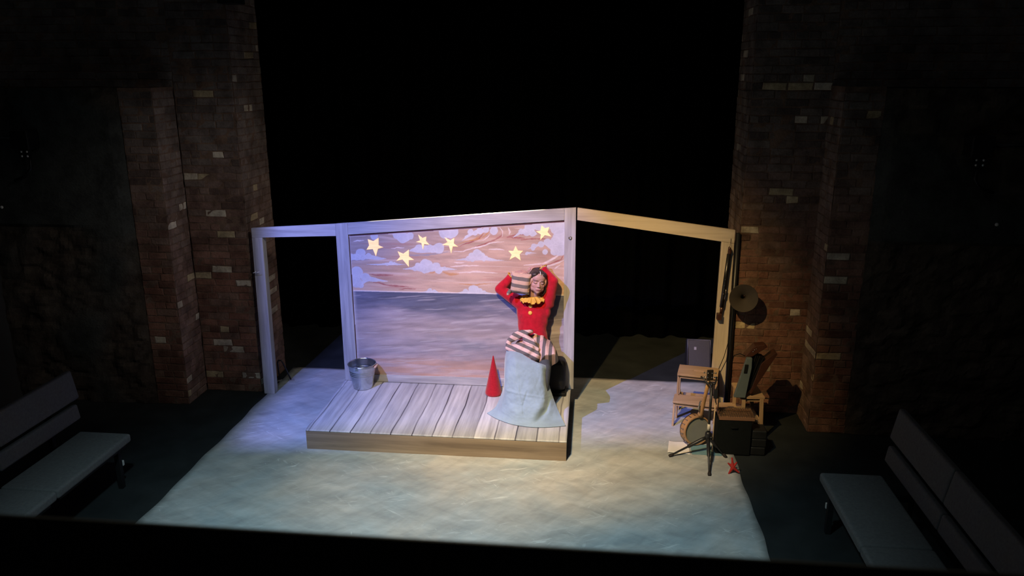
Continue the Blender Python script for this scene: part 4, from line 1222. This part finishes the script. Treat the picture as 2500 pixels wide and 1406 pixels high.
def step_stool(loc, rz, label, scale=1.0):
    rm = Matrix.Rotation(rz, 3, 'Z')
    t = thing('step_stool', loc, label, 'stool')
    L = Vector(loc)
    def bld(mb, name, mat, bevel=0.003):
        me = mb.mesh(name)
        for v in me.vertices:
            v.co = L + rm @ (v.co * scale)
        bm = bmesh.new(); bm.from_mesh(me); bmesh.ops.recalc_face_normals(bm, faces=bm.faces); bm.to_mesh(me); bm.free()
        return link(name, me, mat, t, bevel=bevel)
    # local: x across, y away; top step at the back, lower step at the front
    top = MB()
    x0, x1, y0, y1, z0, z1 = -0.195, 0.195, -0.01, 0.245, 0.478, 0.500
    hx0, hx1, hy0, hy1 = -0.052, 0.052, 0.100, 0.128
    top.b(x0, hx0, y0, y1, z0, z1); top.b(hx1, x1, y0, y1, z0, z1); top.b(hx0, hx1, y0, hy0, z0, z1); top.b(hx0, hx1, hy1, y1, z0, z1)
    me = bld(top, 'top_step', M_bx, 0)
    low = MB(); low.b(-0.215, 0.215, -0.150, 0.045, 0.236, 0.256); bld(low, 'lower_step', M_bx)
    for s in (-1, 1):
        a = MB(); a.prism([(0.012, 0.477), (0.050, 0.477), (0.058, 0.004), (0.020, 0.004)], 0, s * 0.185 - 0.010, s * 0.185 + 0.010)
        bld(a, 'leg', M_bz)
        a = MB(); a.prism([(0.195, 0.477), (0.235, 0.477), (0.262, 0.004), (0.222, 0.004)], 0, s * 0.185 - 0.010, s * 0.185 + 0.010)
        bld(a, 'leg', M_bz)
        a = MB(); a.prism([(-0.130, 0.235), (-0.094, 0.235), (-0.150, 0.004), (-0.186, 0.004)], 0, s * 0.200 - 0.010, s * 0.200 + 0.010)
        bld(a, 'leg', M_bz)
        a = MB(); a.prism([(0.020, 0.440), (0.235, 0.440), (0.235, 0.4765), (0.020, 0.4765)], 0, s * 0.172 - 0.0025, s * 0.172 + 0.0025); bld(a, 'side_rail', M_by)
        a = MB(); a.prism([(-0.130, 0.200), (0.235, 0.200), (0.235, 0.230), (-0.130, 0.230)], 0, s * 0.172 - 0.0025, s * 0.172 + 0.0025); bld(a, 'side_rail', M_by)
    a = MB(); a.b(-0.172, 0.172, 0.018, 0.034, 0.440, 0.4765); bld(a, 'front_rail', M_bx)
    a = MB(); a.b(-0.172, 0.172, 0.235, 0.250, 0.140, 0.200); bld(a, 'back_rail', M_bx)
    a = MB(); a.b(-0.187, 0.187, -0.128, -0.112, 0.200, 0.2355); bld(a, 'front_rail', M_bx)
    return t
step_stool((3.672, 0.965, 0.004), R(-11), 'pale wooden two-step stool with hand slot, in front of the tan post')
step_stool((4.020, 0.760, 0.0), R(-86), 'second wooden stool half hidden behind the black case, under the open bellows', 0.90)

# black case and stacked black boxes
M_case = pm('black case cloth', (0.005, 0.0065, 0.0065), 0.8, var=0.25, scale=40, spec=0.15)
t = thing('case', (3.935, 0.39, 0), 'square black case on the floor under the wire-topped tray', 'case')
MB().b(3.775, 4.085, 0.275, 0.465, 0.006, 0.350).build('body', M_case, t, bevel=0.006)
hd = MB(); hd.tube([(3.90, 0.272, 0.28), (3.905, 0.262, 0.28), (3.955, 0.262, 0.28), (3.96, 0.272, 0.28)], 0.005, 8).build('handle', M_case, t, smooth=True)
M_box = pm('dark grey plastic', (0.012, 0.013, 0.013), 0.5, var=0.2, scale=20, spec=0.3)
zz = 0.004
for k, (dx, lab) in enumerate([(0.0, 'bottom one of the three dark grey boxes stacked beside the black case'), (0.004, 'middle one of the three dark grey boxes stacked beside the black case'), (0.002, 'top one of the three dark grey boxes stacked beside the black case')]):
    o = MB().b(4.095 + dx, 4.225 + dx, 0.29, 0.45, zz, zz + 0.079).build('box', M_box, bevel=0.010, seg=3)
    tag(o, lab, 'box', 'dark boxes stacked beside the case')
    zz += 0.0815

# tray with a wire grid top
t = thing('tray', (3.945, 0.37, 0.351), 'shallow brown wooden tray with a wire grid top lying on the black case', 'tray')
M_brn = painted_wood('brown box wood', 0, (0.12, 0.055, 0.03), (0.20, 0.10, 0.055), (0.26, 0.14, 0.08), 30)
a = MB(); a.b(3.790, 4.105, 0.268, 0.278, 0.352, 0.385); a.b(3.790, 4.105, 0.462, 0.472, 0.352, 0.385); a.b(3.790, 3.800, 0.2785, 0.4615, 0.352, 0.385); a.b(4.095, 4.105, 0.2785, 0.4615, 0.352, 0.385); a.b(3.8005, 4.0945, 0.2785, 0.4615, 0.352, 0.356)
a.build('frame', M_brn, t, bevel=0.002)
a = MB()
for x in np.linspace(3.805, 4.09, 15): a.tube([(x, 0.268, 0.3885), (x, 0.472, 0.3885)], 0.0022, 6)
for y in np.linspace(0.275, 0.465, 7): a.tube([(3.79, y, 0.3925), (4.105, y, 0.3925)], 0.0022, 6)
a.build('wire_grid', pm('dull brass wire', (0.24, 0.17, 0.11), 0.45, 0.8), t)

# open bellows standing on the second stool
t = thing('accordion', (4.08, 0.66, 0.451), 'open black bellows between two boards standing upright before the right brick wall', 'accordion')
M_brd = pm('grey board', (0.095, 0.125, 0.135), 0.5, var=0.1, scale=6, spec=0.35)
M_mah = pm('dark red varnish', (0.050, 0.020, 0.013), 0.3, var=0.35, scale=12, spec=0.5)
Z0 = 0.452
a = MB(); a.prism([(3.960, Z0), (4.065, Z0), (4.100, Z0 + 0.300), (4.098, Z0 + 0.395), (4.050, Z0 + 0.395), (4.022, Z0 + 0.280)], 1, 0.560, 0.600)
a.build('front_board', M_brd, t, bevel=0.004)
a = MB(); a.prism([(4.030, Z0 + 0.250), (4.060, Z0 + 0.250), (4.066, Z0 + 0.335), (4.036, Z0 + 0.335)], 1, 0.552, 0.5595).build('grille', M_case, t, bevel=0.002)
a = MB(); nf = 11
for k in range(nf):   # pleats fan out from the lower left
    u = k / (nf - 1)
    ang = R(4 + 26 * u)
    d = Vector((math.sin(ang), 0, math.cos(ang)))
    p0 = Vector((4.066 + 0.012 * u, 0.66, Z0 + 0.012 + 0.02 * u)); L = 0.410 - 0.04 * u
    w = 0.0045
    px = Vector((d.z, 0, -d.x))
    for yy, dd in ((0.605, 0.0),):
        a.prism([((p0 + px * w * 0).x, (p0).z), ((p0 + px * 2 * w).x, (p0 + px * 2 * w).z), ((p0 + d * L + px * (w * 2.2)).x, (p0 + d * L + px * (w * 2.2)).z), ((p0 + d * L).x, (p0 + d * L).z)], 1, 0.605 + 0.012 * (k % 2), 0.715 - 0.012 * (k % 2))
a.build('bellows', pm('black bellows leather', (0.008, 0.008, 0.009), 0.6, spec=0.2), t)
a = MB(); a.prism([(4.034, Z0 + 0.398), (4.100, Z0 + 0.398), (4.235, Z0 + 0.500), (4.205, Z0 + 0.520), (4.120, Z0 + 0.508)], 1, 0.590, 0.690)
a.build('keyboard', M_mah, t, bevel=0.006)
a = MB()
for q in ((4.105, Z0 + 0.452), (4.118, Z0 + 0.470), (4.132, Z0 + 0.480)):
    a.ell((q[0], 0.586, q[1]), (0.005, 0.004, 0.005), None, 10, 6)
a.build('button', pm('worn nickel', (0.6, 0.58, 0.55), 0.3, 1.0), t, smooth=True)
a = MB(); a.prism([(4.108, Z0 + 0.030), (4.124, Z0 + 0.022), (4.330, Z0 + 0.430), (4.312, Z0 + 0.445), (4.190, Z0 + 0.330)], 1, 0.600, 0.720)
a.build('back_board', M_mah, t, bevel=0.004)
a = MB(); a.tube([(4.045, 0.60, Z0 + 0.40), (3.99, 0.60, Z0 + 0.425), (3.94, 0.61, Z0 + 0.40), (3.93, 0.62, Z0 + 0.33)], 0.004, 8).build('strap', M_case, t, smooth=True)

# instrument stand
M_blk = pm('black powder coat', (0.014, 0.014, 0.016), 0.38, var=0.2, spec=0.5)
t = thing('instrument_stand', (3.70, 0.28, 0), 'black folding tripod instrument stand holding the banjo by its neck', 'stand')
hub = Vector((3.698, 0.255, 0.190))
a = MB(); a.tube([hub + Vector((0, 0, -0.045)), hub + Vector((0, 0, -0.01)), hub + Vector((0, 0, 0.035)), hub + Vector((0, 0, 0.05))], [0.020, 0.030, 0.028, 0.016], 16)
a.ell(hub + Vector((0.026, -0.02, 0.0)), (0.014, 0.014, 0.012), None, 12, 8)
a.build('hub', M_blk, t, smooth=True)
for k, ft in enumerate([(3.357, 0.180, 0.016), (3.668, -0.135, 0.016), (3.86, 0.215, 0.016)]):
    ft = Vector(ft); kn = hub.lerp(ft, 0.52)
    lg = MB(); lg.tube([hub + (ft - hub) * 0.06, hub.lerp(ft, 0.15), kn, kn + (ft - kn) * 0.04, ft], [0.014, 0.017, 0.016, 0.0095, 0.0088], 14)
    lo = lg.build('leg', M_blk, t, smooth=True)
    d = (ft - kn).normalized()
    MB().tube([ft - d * 0.035, ft - d * 0.01, ft + d * 0.010], [0.010, 0.016, 0.013], 14).build('rubber_foot', pm('rubber', (0.02, 0.015, 0.014), 0.8), lo, smooth=True)
a = MB(); a.tube([hub + Vector((0, 0, 0.04)), (3.705, 0.285, 0.66)], 0.0115, 14).build('pole', M_blk, t, smooth=True)
pa_, pb_ = hub + Vector((0.0005, 0.0018, 0.060)), hub + Vector((0.0012, 0.0045, 0.122))
a = MB(); a.tube([pa_, pb_], 0.0135, 14).build('tape', pm('pale tape', (0.62, 0.57, 0.47), 0.6), t, smooth=True)
a = MB(); a.tube([(3.705, 0.285, 0.665), (3.700, 0.30, 0.690), (3.69, 0.33, 0.690)], 0.010, 10)
a.tube([(3.705, 0.30, 0.685), (3.672, 0.30, 0.690), (3.640, 0.33, 0.715), (3.612, 0.35, 0.735)], [0.009, 0.008, 0.0075, 0.0085], 10)
a.tube([(3.705, 0.30, 0.685), (3.735, 0.30, 0.690), (3.748, 0.33, 0.715), (3.752, 0.35, 0.735)], [0.009, 0.008, 0.0075, 0.0085], 10)
a.build('yoke', M_blk, t, smooth=True)
a = MB(); a.b(3.725, 3.760, 0.275, 0.300, 0.555, 0.640); a.tube([(3.742, 0.28, 0.64), (3.750, 0.27, 0.68)], 0.005, 8); a.tube([(3.705, 0.285, 0.585), (3.735, 0.285, 0.585)], 0.008, 8); a.tube([(3.742, 0.285, 0.555), (3.752, 0.275, 0.50)], 0.006, 8)
a.build('clamp', M_blk, t, bevel=0.002)
MB().tube([(3.7415, 0.262, 0.520), (3.7400, 0.235, 0.05)], [0.0058, 0.0045], 10).build('rod', pm('tan wood rod', (0.46, 0.33, 0.20), 0.5, stretch=(1, 1, 0.1)), t, smooth=True)

# banjo seen from its open back
t = thing('banjo', (3.60, 0.45, 0.004), 'round open-back banjo with long wooden neck hanging upright in the black stand', 'banjo')
M_mapl = pm('amber maple', (0.40, 0.225, 0.10), 0.32, var=0.25, scale=9, spec=0.5)
ax = Vector((0.42, -0.88, 0.10)).normalized()
pc_ = Vector((3.612, 0.455, 0.158))
ra = ax.to_track_quat('Z', 'Y').to_matrix()
RR = 0.140
MB().lathe([(RR - 0.012, -0.038), (RR, -0.038), (RR, 0.038), (RR - 0.012, 0.038)], pc_, 72, ra, close=True).build('rim', M_mapl, t, smooth=False, bevel=0.001)
MB().lathe([(0.0, 0.0200), (RR - 0.0125, 0.0200), (RR - 0.0125, 0.0222), (0.0, 0.0222)], pc_, 64, ra).build('head_skin', pm('grey drum skin', (0.20, 0.21, 0.18), 0.6, var=0.1, scale=8), t, smooth=False)
M_nik = pm('nickel', (0.55, 0.52, 0.48), 0.25, 1.0)
MB().lathe([(RR + 0.001, -0.041), (RR + 0.007, -0.041), (RR + 0.007, -0.033), (RR + 0.001, -0.033)], pc_, 72, ra, close=True).build('tension_hoop', M_nik, t, smooth=False)
for k in range(20):
    w = 2 * math.pi * k / 20 + 0.1
    e = ra @ Vector((math.cos(w), math.sin(w), 0))
    hk_ = MB(); hk_.tube([pc_ + e * (RR + 0.008) - ax * 0.036, pc_ + e * (RR + 0.008) + ax * 0.018], 0.0024, 6)
    hk_.box(pc_ + e * (RR + 0.0055) + ax * 0.008, (0.009, 0.009, 0.009), ra)
    hk_.build('tension_hook', M_nik, t)
nd = Vector((0.075, 0.0, 0.47))
n0_ = pc_ + Vector((0.036, -0.005, RR + 0.002)); n1_ = Vector((3.690, 0.375, 0.700))
MB().tube([n0_ + Vector((0, 0, -0.010)), n0_ + Vector((-0.002, -0.01, 0.03)), n0_.lerp(n1_, 0.16), n0_.lerp(n1_, 0.5), n1_], [0.020, 0.030, 0.021, 0.0185, 0.0165], 18, ell=0.75, up=(0.4, -0.9, 0)).build('neck', M_mapl, t, smooth=True)
ndv = (n1_ - n0_).normalized()
fb = MB(); rotn = ndv.to_track_quat('Z', 'Y').to_matrix()
hdp = n1_ + ndv * 0.045
MB().box(hdp, (0.060, 0.016, 0.105), Matrix.Rotation(R(8), 3, 'Z')).build('headstock', pm('black lacquer', (0.02, 0.017, 0.014), 0.25, spec=0.5), t, bevel=0.008, seg=3)
for s in (-1, 1):
    for dz in (-0.02, 0.022):
        pg = MB(); c_ = hdp + Vector((s * 0.030, 0, dz))
        pg.tube([c_ - Vector((s * 0.012, 0, 0)), c_ + Vector((s * 0.021, 0, 0))], 0.003, 8)
        pg.ell(c_ + Vector((s * 0.021, 0, 0)), (0.007, 0.004, 0.009), None, 12, 8)
        pg.ell(c_ - Vector((s * 0.012, 0.006, 0)), (0.006, 0.007, 0.006), None, 10, 6)
        pg.build('tuning_peg', M_nik, t, smooth=True)
cp_ = n0_.lerp(n1_, 0.30)
MB().tube([cp_ + Vector((-0.035, -0.02, -0.06)), cp_ + Vector((-0.038, -0.02, -0.01)), cp_ + Vector((-0.030, -0.02, 0.045)), cp_ + Vector((-0.022, -0.02, 0.05))], [0.006, 0.009, 0.005, 0.007], 10).build('capo', M_nik, t, smooth=True)

# paper sheet and blue folder under the stand
pp = MB(); rows = []
for v in np.linspace(0, 1, 14):
    a_ = Vector((3.342, 0.250, 0)).lerp(Vector((3.378, 0.500, 0)), v); b_ = Vector((3.548, 0.238, 0)).lerp(Vector((3.560, 0.480, 0)), v)
    rows.append([a_.lerp(b_, u) + Vector((0, 0, 0.0125 + 0.0035 * math.sin(u * 6 + v * 3) + 0.004 * max(0, 1 - v * 4) * math.sin(u * 9 + 1))) for u in np.linspace(0, 1, 16)])
pp.grid(rows)
o = pp.build('paper', pm('white paper', (0.74, 0.70, 0.68), 0.7, var=0.05), smooth=True, solid=0.0012, fix=False)
tag(o, 'white sheet of paper lying on the floor cloth under the tripod leg', 'paper')
o = MB().box((3.70, 0.335, 0.0125), (0.270, 0.195, 0.006), Matrix.Rotation(R(-1.5), 3, 'Z')).build('folder', pm('blue folder', (0.14, 0.26, 0.30), 0.5, var=0.1), bevel=0.002)
tag(o, 'flat teal-blue folder on the floor under the banjo', 'folder')

# red starfish
sf = MB(); sc_ = Vector((3.874, -0.075, 0.066))
for dx, dz in ((-0.050, 0.040), (0.038, 0.052), (0.066, -0.052), (-0.040, -0.068), (-0.012, 0.098)):
    d = Vector((dx, 0.22 * dz, dz)) * 0.80
    sf.limb([sc_, sc_ + d * 0.5, sc_ + d * 0.85, sc_ + d], [0.017, 0.0110, 0.0085, 0.0080], 12)
sfm = remesh_object(sf, 0.0035, 4)
o = link('starfish', sfm, pm('red starfish', (0.42, 0.022, 0.015), 0.7, var=0.2, bmp=0.5, bscale=120), smooth=True)
tag(o, 'small red starfish propped upright at the right edge of the floor cloth', 'starfish')

# things hanging on the tan post
t = thing('hanging_instrument', (3.915, 1.185, 1.0), 'slim black instrument with red-brown ends and silver dots hanging on the tan post', 'instrument')
MB().tube([(3.925, 1.172, 1.690), (3.893, 1.172, 1.150)], [0.015, 0.017], 14, ell=1.35, up=(1, 0, 0)).build('body', pm('ebony', (0.008, 0.008, 0.009), 0.3, spec=0.5), t, smooth=True)
a = MB(); a.tube([(3.927, 1.172, 1.686), (3.930, 1.170, 1.715), (3.925, 1.165, 1.745), (3.918, 1.160, 1.760)], [0.016, 0.020, 0.015, 0.009], 12); a.build('scroll', M_mah, t, smooth=True)
a = MB(); a.tube([(3.893, 1.172, 1.152), (3.889, 1.170, 1.09)], [0.017, 0.014], 12); a.build('foot_joint', M_mah, t, smooth=True)
MB().b(3.850, 3.896, 1.140, 1.195, 1.020, 1.088).build('rest_block', M_mah, t, bevel=0.006)
for z in (1.60, 1.53, 1.435, 1.375, 1.34, 1.29):
    MB().ell((3.9218 - (1.690 - z) * 0.0593 - 0.002, 1.1565, z), (0.003, 0.002, 0.003), None, 8, 6).build('silver_dot', M_nik, t, smooth=True)
a = MB(); a.tube([(3.912, 1.166, 1.34), (3.918, 1.150, 1.33), (3.914, 1.150, 1.26), (3.907, 1.166, 1.22)], 0.0035, 8).build('key', M_nik, t, smooth=True)
a = MB(); a.tube([(3.925, 1.165, 1.755), (3.935, 1.19, 1.81), (3.938, 1.204, 1.835)], 0.0018, 6).build('cord', M_case, t, smooth=True)

t = thing('horn', (4.075, 1.13, 1.27), 'round dark horn bell with black throat mounted beside the pole before the brick wall', 'horn')
ha = Vector((-0.12, -0.98, 0.12)).normalized(); hr = ha.to_track_quat('Z', 'Y').to_matrix()
pr = [(0.134 * (0.16 + 0.84 * u ** 1.9), 0.075 * u) for u in np.linspace(0, 1, 16)]
pr2 = [(r_ - 0.002, z_ + 0.002) for r_, z_ in pr][::-1]
hc = Vector((4.078, 1.085, 1.275))
MB().lathe([(0.021, -0.06)] + pr + [(0.137, 0.076), (0.136, 0.079)] + pr2 + [(0.018, -0.06)], hc - ha * 0.05, 56, hr, close=True).build('bell', pm('dark bronze', (0.032, 0.026, 0.021), 0.75, 0.0, var=0.2), t, smooth=True)
MB().tube([hc - ha * 0.108, hc - ha * 0.14 + Vector((-0.03, 0, -0.02)), (4.03, 1.225, 1.17)], 0.018, 12).build('throat', pm('black steel tube', (0.012, 0.013, 0.016), 0.4), t, smooth=True)
cb_ = MB(); cb_.tube([(4.00, 1.195, 1.30), (3.995, 1.175, 1.10), (3.985, 1.17, 0.80), (3.945, 1.14, 0.64), (3.905, 1.155, 0.50), (3.93, 1.17, 0.20), (3.95, 1.15, 0.012)], 0.0035, 8)
o = cb_.build('cable', M_case, smooth=True)
tag(o, 'thin black cable hanging down beside the black pole behind the stool', 'cable')

# floor monitor behind the gap
t = thing('monitor_speaker', (3.88, 2.42, 0), 'dark wedge-shaped floor loudspeaker behind the gap, left of the tan post foot', 'speaker')
M_spk = pm('speaker cabinet', (0.016, 0.017, 0.020), 0.6, spec=0.3)
MB().prism([(2.36, 0.0), (2.62, 0.0), (2.62, 0.30), (2.52, 0.345)], 0, 3.75, 4.03).build('cabinet', M_spk, t, bevel=0.008)
nn_ = Vector((0, -0.345, 0.16)).normalized(); upv = Vector((0, 0.16, 0.345)).normalized()
gc = Vector((3.89, 2.44, 0.1725)) + nn_ * 0.006
rs = Matrix((Vector((1, 0, 0)), upv, nn_)).transposed()
MB().box(gc, (0.250, 0.345, 0.010), rs).build('grille', pm('speaker grille', (0.040, 0.041, 0.050), 0.5, var=0.3, scale=200, spec=0.4), t, bevel=0.02)
a = MB(); c8 = [(-.13, -.175), (.13, -.175), (.13, .175), (-.13, .175), (-.13, -.175)]
a.tube([gc + rs @ Vector((p[0], p[1], 0.010)) for p in c8], 0.006, 8).build('guard_bar', pm('guard bar', (0.10, 0.10, 0.12), 0.35, 0.7), t, smooth=True)
MB().box(gc + rs @ Vector((-0.045, 0.075, 0.008)), (0.026, 0.034, 0.006), rs).build('badge', pm('grey badge', (0.30, 0.30, 0.33), 0.4), t)

# bent black brace behind the left post
t = thing('stage_brace', (-0.86, 1.55, 0), 'bent black metal bar standing behind the foot of the blue-grey left post', 'brace')
MB().tube([(-0.905, 1.60, 0.012), (-0.90, 1.56, 0.23), (-0.885, 1.555, 0.262), (-0.850, 1.555, 0.262), (-0.835, 1.56, 0.23), (-0.775, 1.60, 0.016)], 0.0085, 10).build('bar', M_blk, t, smooth=True)
MB().box((-0.770, 1.600, 0.0125), (0.06, 0.055, 0.008), Matrix.Rotation(R(35), 3, 'Z')).build('foot_plate', pm('grey plate', (0.35, 0.34, 0.34), 0.5, 0.3), t)
MB().box((-0.90, 1.600, 0.0), (0.05, 0.05, 0.006)).build('foot_plate', pm('grey plate', (0.35, 0.34, 0.34), 0.5, 0.3), t)

# ---------------------------------------------------------------- benches along both sides
M_cush = pm('charcoal bench cloth', (0.12, 0.122, 0.122), 0.95, var=0.15, scale=50, bmp=0.2, bscale=180, spec=0.05)
M_ub = pm('charcoal backrest cloth', (0.13, 0.128, 0.13), 0.95, var=0.15, scale=50, bmp=0.2, bscale=180, spec=0.05)
def bench(sgn, xf, y0, segs, label):
    """sgn +1: backrest towards +x"""
    t = thing('bench', (xf + sgn * 0.24, y0 - 1.1, 0), label, 'bench')
    y = y0
    for L in segs:
        def bb(a0, a1, ya, yb, z0, z1, nm, mt, bev, tilt=0, **k):
            xa, xb = xf + sgn * a0, xf + sgn * a1
            cx = (xa + xb) / 2
            rt = Matrix.Rotation(R(sgn * tilt), 3, 'Y')
            return MB().box((cx, (ya + yb) / 2, (z0 + z1) / 2), (abs(a1 - a0), abs(yb - ya), z1 - z0), rt).build(nm, mt, t, bevel=bev, seg=4, smooth=False)
        bb(0.0, 0.46, y - L + 0.002, y - 0.002, 0.375, 0.450, 'seat_cushion', M_cush, 0.022)
        bb(0.50, 0.555, y - L + 0.092, y + 0.088, 0.520, 0.655, 'lumbar_cushion', M_ub, 0.018, 8)
        bb(0.565, 0.62, y - L + 0.182, y + 0.178, 0.668, 0.925, 'backrest', M_ub, 0.018, 10)
        bb(0.03, 0.43, y - L + 0.05, y - 0.05, 0.345, 0.3745, 'seat_frame', M_dark, 0)
        y -= L
    yy = y0 - 0.12
    while yy > y:
        m_ = MB()
        m_.b(xf + sgn * 0.05, xf + sgn * 0.09, yy - 0.02, yy + 0.02, 0.0, 0.344)
        m_.build('leg', M_dark, t)
        MB().b(xf + sgn * 0.62, xf + sgn * 0.66, yy - 0.02, yy + 0.02, 0.0, 0.88).build('back_post', M_dark, t)
        MB().b(xf + sgn * 0.091, xf + sgn * 0.619, yy - 0.015, yy + 0.015, 0.30, 0.343).build('arm_bar', M_dark, t)
        yy -= 1.02
    MB().b(xf + sgn * 0.045, xf + sgn * 0.075, y0 - 0.098, y0 - 0.078, 0.19, 0.235).build('end_cap', pm('pale cap', (0.5, 0.5, 0.48), 0.5), t, bevel=0.003)
    return t
bench(-1, -1.255, -0.70, [0.95, 1.05, 1.05], 'long charcoal upholstered bench in the dark at the left side')
bench(1, 4.375, -0.80, [0.96, 1.05, 1.05], 'long charcoal upholstered bench in the dark at the right side')

# boxes, buttons on the dark walls
def wall_box(x, z, s, y, label):
    t = thing('wall_box', (x, y, z), label, 'wall box')
    M_wb = pm('black wall box', (0.006, 0.006, 0.007), 0.5)
    MB().b(x - 0.09, x + 0.09, y - 0.14, y + 0.06, z - 0.09, z + 0.09).build('housing', M_wb, t, bevel=0.008)
    MB().tube([(x - s * 0.09, y - 0.03, z + 0.0), (x - s * 0.75, y - 0.03, z + 0.02)], 0.018, 10).build('conduit', M_wb, t, smooth=True)
    for dx in (-0.022, 0.036):
        for dz in (-0.115, -0.158):
            MB().ell((x + dx, y - 0.10, z + dz), (0.009, 0.009, 0.010), None, 10, 6).build('socket', pm('socket tip', (0.7, 0.7, 0.68), 0.4), t, smooth=True)
    MB().b(x - 0.035, x + 0.05, y - 0.098, y - 0.06, z - 0.175, z - 0.0905).build('socket_plate', M_wb, t)
    MB().tube([(x + 0.02, y - 0.05, z - 0.17), (x + 0.01, y - 0.05, z - 0.28), (x - s * 0.06, y - 0.05, z - 0.36), (x - s * 0.18, y - 0.05, z - 0.40)], 0.014, 10).build('cable', M_wb, t, smooth=True)
wall_box(-2.885, 2.775, 1, 0.80, 'small black socket box high on the left rubble wall')
wall_box(5.870, 2.780, -1, 0.80, 'small black socket box high on the right rubble wall')
for x, z, lab in ((-3.296, 2.095, 'tiny white round button on the far left dark wall'), (6.147, 2.092, 'tiny white round button on the far right dark wall')):
    o = MB().ell((x, 0.80, z), (0.016, 0.012, 0.016), None, 12, 8).build('wall_button', pm('white button', (0.6, 0.6, 0.6), 0.4), smooth=True)
    tag(o, lab, 'button')
o = MB().b(-0.955, -0.775, 1.05, 1.262, 4.02, 4.25).build('loudspeaker', M_case, bevel=0.006)
tag(o, 'black box mounted high on the left brick pier', 'speaker')
